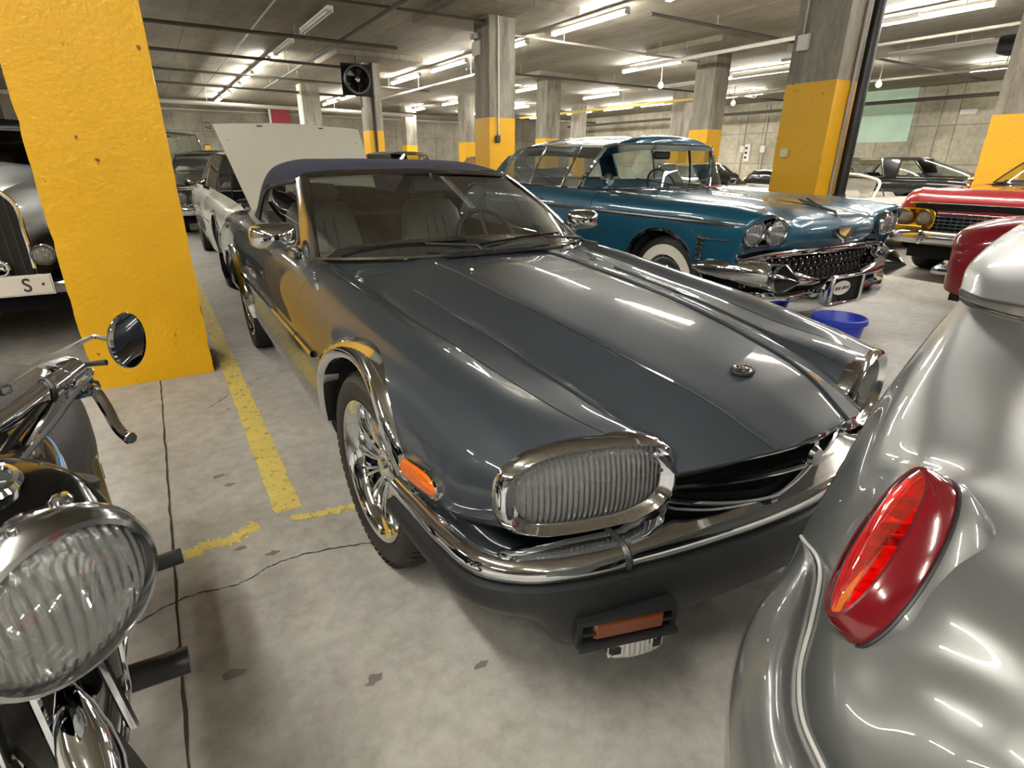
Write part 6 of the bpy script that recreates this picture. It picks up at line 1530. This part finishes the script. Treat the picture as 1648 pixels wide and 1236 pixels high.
# tail lamp: plinth, deep red body, clear red face over a reflector
R_, U_, F_ = _R2, _U2, _F
def Wp(px, py, d): return Vector((0, 0, 1.22)) + (F_ + R_ * ((px - 824) / 890) - U_ * ((py - 618) / 890)) * d
a_ = (R_ * .59 + U_ * .65 + F_ * .25).normalized()
n0 = R_ * -.85 + U_ * .77
n_ = (n0 - a_ * n0.dot(a_)).normalized(); b_ = n_.cross(a_).normalized()
c_ = Vector((0.607, 0.188, 0.831))
RED1 = mat('deep_red_lens', '#5e0612', rough=.12, coat=1, spec=.6); REDG = glassmat('red_glass', (.9, .03, .04), .5)
def ov(ra, rb, off, ex=2.1, n=48): return [c_ + a_ * ra * math.copysign(abs(math.cos(t)) ** (2 / ex), math.cos(t)) + b_ * rb * math.copysign(abs(math.sin(t)) ** (2 / ex), math.sin(t)) + n_ * off for t in [2 * PI * i / n for i in range(n)]]
rows = [ov(.080, .030, -.13), ov(.108, .043, -.05), ov(.117, .044, -.012), ov(.1135, .0405, -.002), ov(.1095, .038, -.003)]
MB().grid([r + [r[0]] for r in rows]).build('lamp_plinth', SILV, sil)
rows = [ov(0.1095, 0.0399, -.006), ov(0.1095, 0.0399, .006), ov(0.1049, 0.0370, .028), ov(0.1012, 0.0342, .034), ov(0.0957, 0.0304, .034)]
tl = MB().grid([r + [r[0]] for r in rows]).build('tail_lamp', RED1, sil)
rows = [ov(0.0966, 0.0314, .0335), ov(0.0782, 0.0256, .038), ov(0.0414, 0.0142, .041), ov(0.0009, 0.0009, .042)]
MB().grid([r + [r[0]] for r in rows]).build('lens', REDG, tl)
refl = mat('red_reflector', '#ff2020', rough=.25, metal=.35)
rows = [ov(0.0948, 0.0294, .031), ov(0.0828, 0.0247, .016), ov(0.0368, 0.0190, .006), ov(0.0009, 0.0009, .004)]
MB().grid([r + [r[0]] for r in rows]).build('reflector', refl, tl, angle=20)
for k in range(9):
    q = c_ + a_ * (-.07 + .0165 * k) + n_ * .018; MB().box(q, (.003, .045, .014), M=Matrix((a_, b_, n_)).transposed()).build('facet_rib', refl, tl, smooth=False)
MB().lathe([(.001, .012), (.011, .009), (.013, -.004)], tuple(c_ + a_ * .01 + n_ * .012), tuple(n_), 16).build('bulb', CHROME, tl)
MB().tube([p for p in ov(0.1109, 0.0413, .0)], .0022, 6, closed=True).build('gasket', BLACKP, tl)
wheel(sil, .80, -.02, -1, .31, .19, .17, 'disc', rz=.4)
MB().box((1.1, -.35, .42), (.9, .5, .2), rz=-.55).build('underbody', DARK, sil, smooth=False)
MB().tube([(.8, -.02, .31), (1.1, -.3, .40)], .03, 8).build('axle', DARK, sil)
# ---------------------------------------------------------------- black motorcycle, lower left (local +x = the way its lamp points)
bike = thing('motorcycle', 'black vintage motorcycle with a big chrome-ringed headlamp, cut by the lower left corner', 'motorcycle', (-.17, .67, 0), -.94)
BGL = mat('bike_black_paint', '#0d0c0c', rough=.16, spec=.35, coat=.25)
LEA = mat('worn_black_leather', '#343232', rough=.55, noisy=(5, .45), bump=(90, .25))
bk_ = Vector((-.905, .42, 0)); bl_ = Vector((.42, .905, 0)); Z_ = Vector((0, 0, 1))
AX = Vector((1, 0, -.09)).normalized(); LC = Vector((0, 0, .765))
# headlamp: shell, ring, fluted glass, reflector
sh = MB().lathe([(.100, -.012), (.103, -.03), (.104, -.06), (.098, -.12), (.078, -.19), (.05, -.235), (.001, -.25)], LC, AX, 48).build('headlamp', BGL, bike)
MB().lathe([(.100, -.03), (.1045, -.028), (.1065, -.012), (.105, .008), (.099, .019), (.093, .021), (.0905, .016), (.0895, .008)], LC, AX, 64).build('rim', CHROMED, sh)
MB().lathe([(.0905, .010), (.08, .020), (.06, .030), (.03, .037), (.001, .039)], LC, AX, 64).build('lens', FLUTEY, sh)
MB().lathe([(.09, .006), (.08, -.03), (.055, -.06), (.02, -.075), (.001, -.078)], LC, AX, 48).build('reflector', CHROME, sh)
MB().lathe([(.001, .0), (.012, -.004), (.013, -.05)], LC + AX * -.02, AX, 16).build('bulb', CHROMED, sh)
MB().lathe([(.001, .004), (.011, .003), (.012, 0)], LC + AX * -.035 + Vector((0, -.02, -.03)), AX, 12).build('red_telltale', REDM, sh)
MB().tube([LC + AX * -.011 + (Vector((0, 1, 0)) * math.cos(t) + AX.cross(Vector((0, 1, 0))) * math.sin(t)) * .1072 for t in [2 * PI * i / 48 for i in range(48)]], .0015, 5, closed=True).build('rim_bead', CHROME, sh)
for p, r in (((.002, -.02, .868), .006), ((-.018, .038, .868), .011)): MB().lathe([(.001, .008), (r * .7, .007), (r, .003), (r, -.004)], p, (0, .1, 1), 12).build('rim_screw', CHROME, sh)
# nacelle with speedometer
rows = []
for x, w, zt, zb in ((-.02, .094, .866, .70), (-.05, .102, .890, .66), (-.11, .102, .898, .60), (-.17, .092, .890, .58), (-.23, .062, .862, .58)):
    rows.append([(x, -w, zb), (x, -w * 1.0, (zt + zb) / 2 + .03), (x, -w * .75, zt - .022), (x, -w * .35, zt - .003), (x, 0, zt), (x, w * .35, zt - .003), (x, w * .75, zt - .022), (x, w, (zt + zb) / 2 + .03), (x, w, zb)])
V, F = grid_mesh(net(rows, 4, 4)); mesh_obj('nacelle', V, F, BGL, bike)
sp = MB().lathe([(.040, -.01), (.043, .004), (.040, .010), (.035, .011), (.033, .006)], (-.072, -.010, .894), (.12, 0, 1), 36).build('speedometer', CHROME, bike)
MB().lathe([(.034, .005), (.001, .005)], (-.072, -.010, .894), (.12, 0, 1), 32).build('dial', mat('dial_face', '#3a3b3c', rough=.2, coat=1), sp)
for k in range(10):
    t = math.radians(-220 + k * 29); u = Vector((math.cos(t), math.sin(t), 0)); MB().box(Vector((-.072, -.010, .9005)) + u * .028, (.006, .0015, .0008), rz=t).build('dial_mark', WHITEM, sp, smooth=False)
MB().box((-.072, -.001, .901), (.0015, .024, .001), rz=.6).build('needle', WHITEM, sp, smooth=False)
kn = MB().lathe([(.021, -.02), (.022, .012), (.019, .019), (.001, .020)], (-.075, .082, .838), (.1, .45, .9), 24).build('steering_damper_knob', BLACKP, bike, angle=40)
MB().lathe([(.012, -.02), (.014, 0), (.001, .004)], (-.12, .02, .882), (0, 0, 1), 16).build('filler_cap', CHROME, bike)
# handlebar, clamp, mirror, lever, cables
bars = MB().tube(spline([(-.20, -.05, .80), (-.317, .014, .822), (-.362, .151, .846), (-.385, .262, .878), (-.389, .285, .886)], 6), .0165, 14).build('handlebar', CHROME, bike)
MB().tube([(-.386, .265, .8785), (-.392, .292, .887)], .0195, 14).build('clamp', CHROME, bars, angle=40)
MB().tube([Vector((-.378, .232, .868)) + Vector((math.cos(t), 0, math.sin(t))) * .019 for t in [2 * PI * i / 20 for i in range(20)]], .0035, 6, closed=True).build('cable_strap', BLACKP, bars)
MB().box((-.40, .275, .897), (.03, .04, .014), bev=.004).build('switch', CHROMED, bars, smooth=False)
MB().tube([(-.385, .295, .89), (-.35, .315, .893)], [.004, .0055], 6).build('dip_switch_lever', BLACKP, bars)
st = MB().tube([(-.435, .19, .875), (-.443, .255, .894), (-.420, .342, .9225), (-.414, .349, .9228), (-.378, .358, .917)], .0045, 8).build('mirror_stem', CHROME, bike)
MB().box((-.43, .195, .875), (.03, .018, .016), bev=.003).build('stem_clamp', CHROMED, st, smooth=False)
MC = Vector((-.362, .368, .916)); MN = Vector((.80, -.58, -.10)).normalized()
# the mirror glass faces back towards the rider; its dish faces forward-left of the picture
MN = Vector((.62, .02, -.12)).normalized()
_v = (_F - _R2 * .69 + _U2 * .08).normalized(); _r = (_R2 - _v * _R2.dot(_v)).normalized(); MN = (Matrix.Rotation(.94, 3, 'Z') @ (_r * .87 - _v * .5)).normalized()
mr = MB().lathe([(.049, .004), (.051, .0), (.049, -.005), (.040, -.013), (.022, -.020), (.012, -.024), (.001, -.026)], MC, MN, 40).build('mirror', CHROME, bike)
MB().lathe([(.0485, .002), (.03, .003), (.001, .0035)], MC, MN, 40).build('mirror_glass', mat('mirror_glass', '#8d9094', rough=.02, metal=1), mr)
lv = MB().tube(spline([(-.335, .268, .868), (-.30, .258, .868), (-.255, .243, .850), (-.205, .222, .836), (-.175, .214, .831), (-.164, .213, .8315)], 5), [.011, .010, .009, .009, .009, .009, .009, .009, .009, .009, .009, .0085, .0085, .008, .008, .008, .008, .008, .008, .008, .0085, .009, .009, .0095, .0095, .008], 8).build('brake_lever', CHROME, bike)
MB().lathe([(.001, .009), (.014, .007), (.016, 0), (.014, -.008), (.001, -.009)], (-.332, .268, .868), (.2, .1, 1), 18).build('pivot', CHROMED, lv)
MB().tube(spline([(-.335, .275, .872), (-.322, .268, .884), (-.30, .235, .880), (-.262, .173, .860), (-.205, .10, .850), (-.188, .078, .846)], 6), .0036, 8).build('cable', mat('cable_sheath', '#2c2c2b', rough=.5), bike)
MB().tube(spline([(-.372, .225, .855), (-.345, .19, .850), (-.30, .13, .838), (-.25, .07, .82)], 6), .006, 8).build('hose', BLACKG, bike)
MB().tube(spline([(-.38, .24, .86), (-.36, .21, .842), (-.32, .16, .825), (-.26, .09, .80)], 6), .006, 8).build('hose', BLACKG, bike)
for p in ((-.372, .262, .862), (-.35, .27, .865), (-.395, .30, .882), (-.38, .30, .876), (-.402, .25, .888)): MB().lathe([(.001, .007), (.007, .006), (.008, -.006)], p, (.2, .5, 1), 8).build('clamp_bolt', CHROME, bars, angle=40)
MB().tube([(-.36, .25, .855), (-.335, .265, .862)], [.010, .012], 8).build('lever_perch', CHROMED, bars)
# tank with pinstripes
def bp(s, t, z): return Vector((-.17, -.03, 0)) + bk_ * s + bl_ * t + Z_ * z
rows = []
for s, w, zt, zb in ((.0, .035, .80, .70), (.03, .085, .828, .66), (.10, .125, .843, .64), (.22, .142, .845, .64), (.34, .135, .835, .64), (.44, .11, .81, .64), (.50, .06, .78, .64)):
    rows.append([bp(s, -w * .9, zb), bp(s, -w, (zt + zb) / 2), bp(s, -w * .86, zt - .035), bp(s, -w * .45, zt - .006), bp(s, 0, zt), bp(s, w * .45, zt - .006), bp(s, w * .86, zt - .035), bp(s, w, (zt + zb) / 2), bp(s, w * .9, zb)])
TG = net(rows, 5, 4); V, F = grid_mesh(TG); tk = mesh_obj('fuel_tank', V, F, mat('tank_black_paint', '#14110f', rough=.14, spec=.4, coat=.3), bike)
BLU = mat('blue_pinstripe', '#4f8fc4', rough=.35); PALE = mat('pale_stripe', '#a9bcc6', rough=.35)
def tline(cells, off, r, m, nm):
    pts = [Vector(TG[i, k]) + Z_ * off for i, k in cells]; MB().tube(spline(pts, 3), r, 6).build(nm, m, tk)
tline([(9, 21), (9, 23), (10, 25), (12, 26), (16, 26), (20, 26), (24, 26)], .001, .0028, BLU, 'pinstripe')
tline([(7, 22), (8, 25), (11, 27), (16, 27), (20, 27), (24, 27)], .001, .0018, PALE, 'pinstripe')
tline([(9, 11), (9, 9), (10, 7), (12, 6), (16, 6), (20, 6), (24, 6)], .001, .0028, BLU, 'pinstripe')
# matte leather saddle bulging behind the tank
rows = []
for s, w, zt, zb in ((.34, .04, .74, .60), (.365, .13, .785, .56), (.44, .185, .818, .52), (.56, .205, .828, .50), (.70, .20, .822, .50), (.83, .17, .80, .52), (.91, .10, .76, .56)):
    rows.append([bp(s, -w * .8, zb), bp(s, -w, (zt + zb) / 2), bp(s, -w * .9, zt - .05), bp(s, -w * .5, zt - .01), bp(s, 0, zt), bp(s, w * .5, zt - .01), bp(s, w * .9, zt - .05), bp(s, w, (zt + zb) / 2), bp(s, w * .8, zb)])
V, F = grid_mesh(net(rows, 5, 4)); mesh_obj('saddle', V, F, LEA, bike)
# side box with pale edge, frame, engine, pegs, crash wire
M3 = Matrix((bk_, bl_, Z_)).transposed()
sb = MB().box(bp(.56, .185, .57), (.22, .02, .20), bev=.02, M=M3).build('side_case', mat('cream_enamel', '#b9ae8c', rough=.35), bike, angle=40)
MB().box(bp(.45, .178, .58), (.03, .03, .18), bev=.01, M=M3).build('case_trim', mat('brown_enamel', '#5b4a22', rough=.3, coat=1), sb, angle=40)
MB().box(bp(.52, .197, .60), (.02, .004, .03), M=M3).build('latch', BLACKG, sb, smooth=False)
MB().box(bp(.42, .0, .43), (.42, .22, .30), bev=.05, M=M3).build('engine', BLACKG, bike, angle=40)
for k in range(6): MB().box(bp(.30, .0, .50 + .02 * k), (.18, .26, .006), M=M3).build('cooling_fin', PIPED, bike, smooth=False)
MB().tube([bp(.18, .05, .62), bp(.2, .08, .35), bp(.5, .1, .26), bp(1.0, .08, .32)], .02, 10).build('frame_tube', BLACKG, bike)
MB().tube([bp(.18, -.05, .62), bp(.2, -.08, .35), bp(.5, -.1, .26), bp(1.0, -.08, .32)], .02, 10).build('frame_tube', BLACKG, bike)
MB().tube([(-.42, .24, .452), (-.352, .358, .449)], .0165, 14).build('foot_peg', BLACKP, bike)
MB().tube([(-.42, .24, .452), bp(.3, .10, .42)], .012, 8).build('peg_mount', BLACKG, bike)
MB().tube([(-.30, .09, .366), (-.200, .228, .356)], .0245, 14).build('foot_peg', BLACKP, bike)
MB().tube([(-.30, .09, .366), bp(.12, .02, .40)], .012, 8).build('peg_mount', BLACKG, bike)
MB().tube(spline([(-.165, .13, .62), (-.155, .137, .576), (-.146, .114, .534), (-.121, .081, .49), (-.084, .046, .45), (-.069, .02, .43), (-.066, -.008, .42)], 5), .0035, 8).build('crash_wire', CHROME, bike)
# fork, mudguard, wheel
for sy in (-.075, .075):
    fk = MB().tube([(-.10, sy, .74), (-.15, sy, .50), (-.25, sy, .27)], [.030, .028, .022], 14).build('fork_leg', BLACKG, bike)
    MB().tube([(-.066, sy + .004, .74), (-.10, sy + .004, .50), (-.15, sy, .36)], .0035, 6).build('chrome_strip', CHROME, fk)
MB().tube([(-.075, -.03, .70), (-.07, -.03, .45)], .006, 6).build('chrome_rod', CHROME, bike)
MB().tube([(-.115, .055, .66), (-.07, .055, .46)], .007, 6).build('chrome_rod', CHROME, bike)
MB().lathe([(.001, 0), (.010, .015), (.022, .05), (.030, .09), (.032, .13), (.026, .17), (.010, .20), (.001, .205)], (-.097, .010, .598), (.72, -.28, -.62), 24).build('horn_cowl', CHROME, bike)
rows = []
for i in range(15):
    t = math.radians(98 + 60 * i / 14); cx, cz = -.26 + math.cos(t) * .27, .25 + math.sin(t) * .27
    rows.append([(cx - .03 * math.cos(t), y, cz - .03 * math.sin(t)) if abs(y) > .055 else (cx, y, cz) for y in (-.06, -.045, 0, .045, .06)])
MB().grid(rows).build('front_mudguard', BGL, bike)
def bwheel(c, rz):
    q = MB().lathe([(.225, -.03), (.245, -.045), (.262, -.04), (.27, 0), (.262, .04), (.245, .045), (.225, .03)], (0, 0, 0), (0, 1, 0), 48).build('tyre', RUBBER, bike, loc=c, rot=(0, 0, rz))
    MB().lathe([(.225, -.03), (.21, -.02), (.21, .02), (.225, .03)], (0, 0, 0), (0, 1, 0), 40).build('rim', CHROMED, q)
    MB().lathe([(.001, -.06), (.05, -.055), (.05, .055), (.001, .06)], (0, 0, 0), (0, 1, 0), 24).build('hub', CHROMED, q)
    for k in range(16):
        a = 2 * PI * k / 16; MB().tube([(.045 * math.cos(a), (-1) ** k * .04, .045 * math.sin(a)), (.212 * math.cos(a + .1), 0, .212 * math.sin(a + .1))], .002, 4).build('spoke', CHROMED, q)
bwheel((-.26, 0, .27), 0)
p = bp(1.15, 0, .27); bwheel(p, math.atan2(bk_.y, bk_.x))
rows = []
for i in range(15):
    t = math.radians(20 + 150 * i / 14); q = p + bk_ * math.cos(t) * .31 + Z_ * math.sin(t) * .31
    rows.append([q + bl_ * y - (Z_ * .04 if abs(y) > .06 else Z_ * 0) for y in (-.08, -.05, 0, .05, .08)])
MB().grid(rows).build('rear_mudguard', BGL, bike)
for sy in (-.1, .1): MB().tube([p + bl_ * sy, p + bl_ * sy + bk_ * -.15 + Z_ * .32], .014, 8).build('shock_absorber', CHROMED, bike)
MB().tube([bp(.9, .08, .4), p + bl_ * .07], .018, 8).build('swing_arm', BLACKG, bike); MB().tube([bp(.9, -.08, .4), p - bl_ * .07], .018, 8).build('swing_arm', BLACKG, bike)
MB().tube([bp(.4, -.14, .3), bp(.8, -.16, .28), bp(1.3, -.16, .3)], [.03, .04, .035], 12).build('silencer', CHROME, bike)
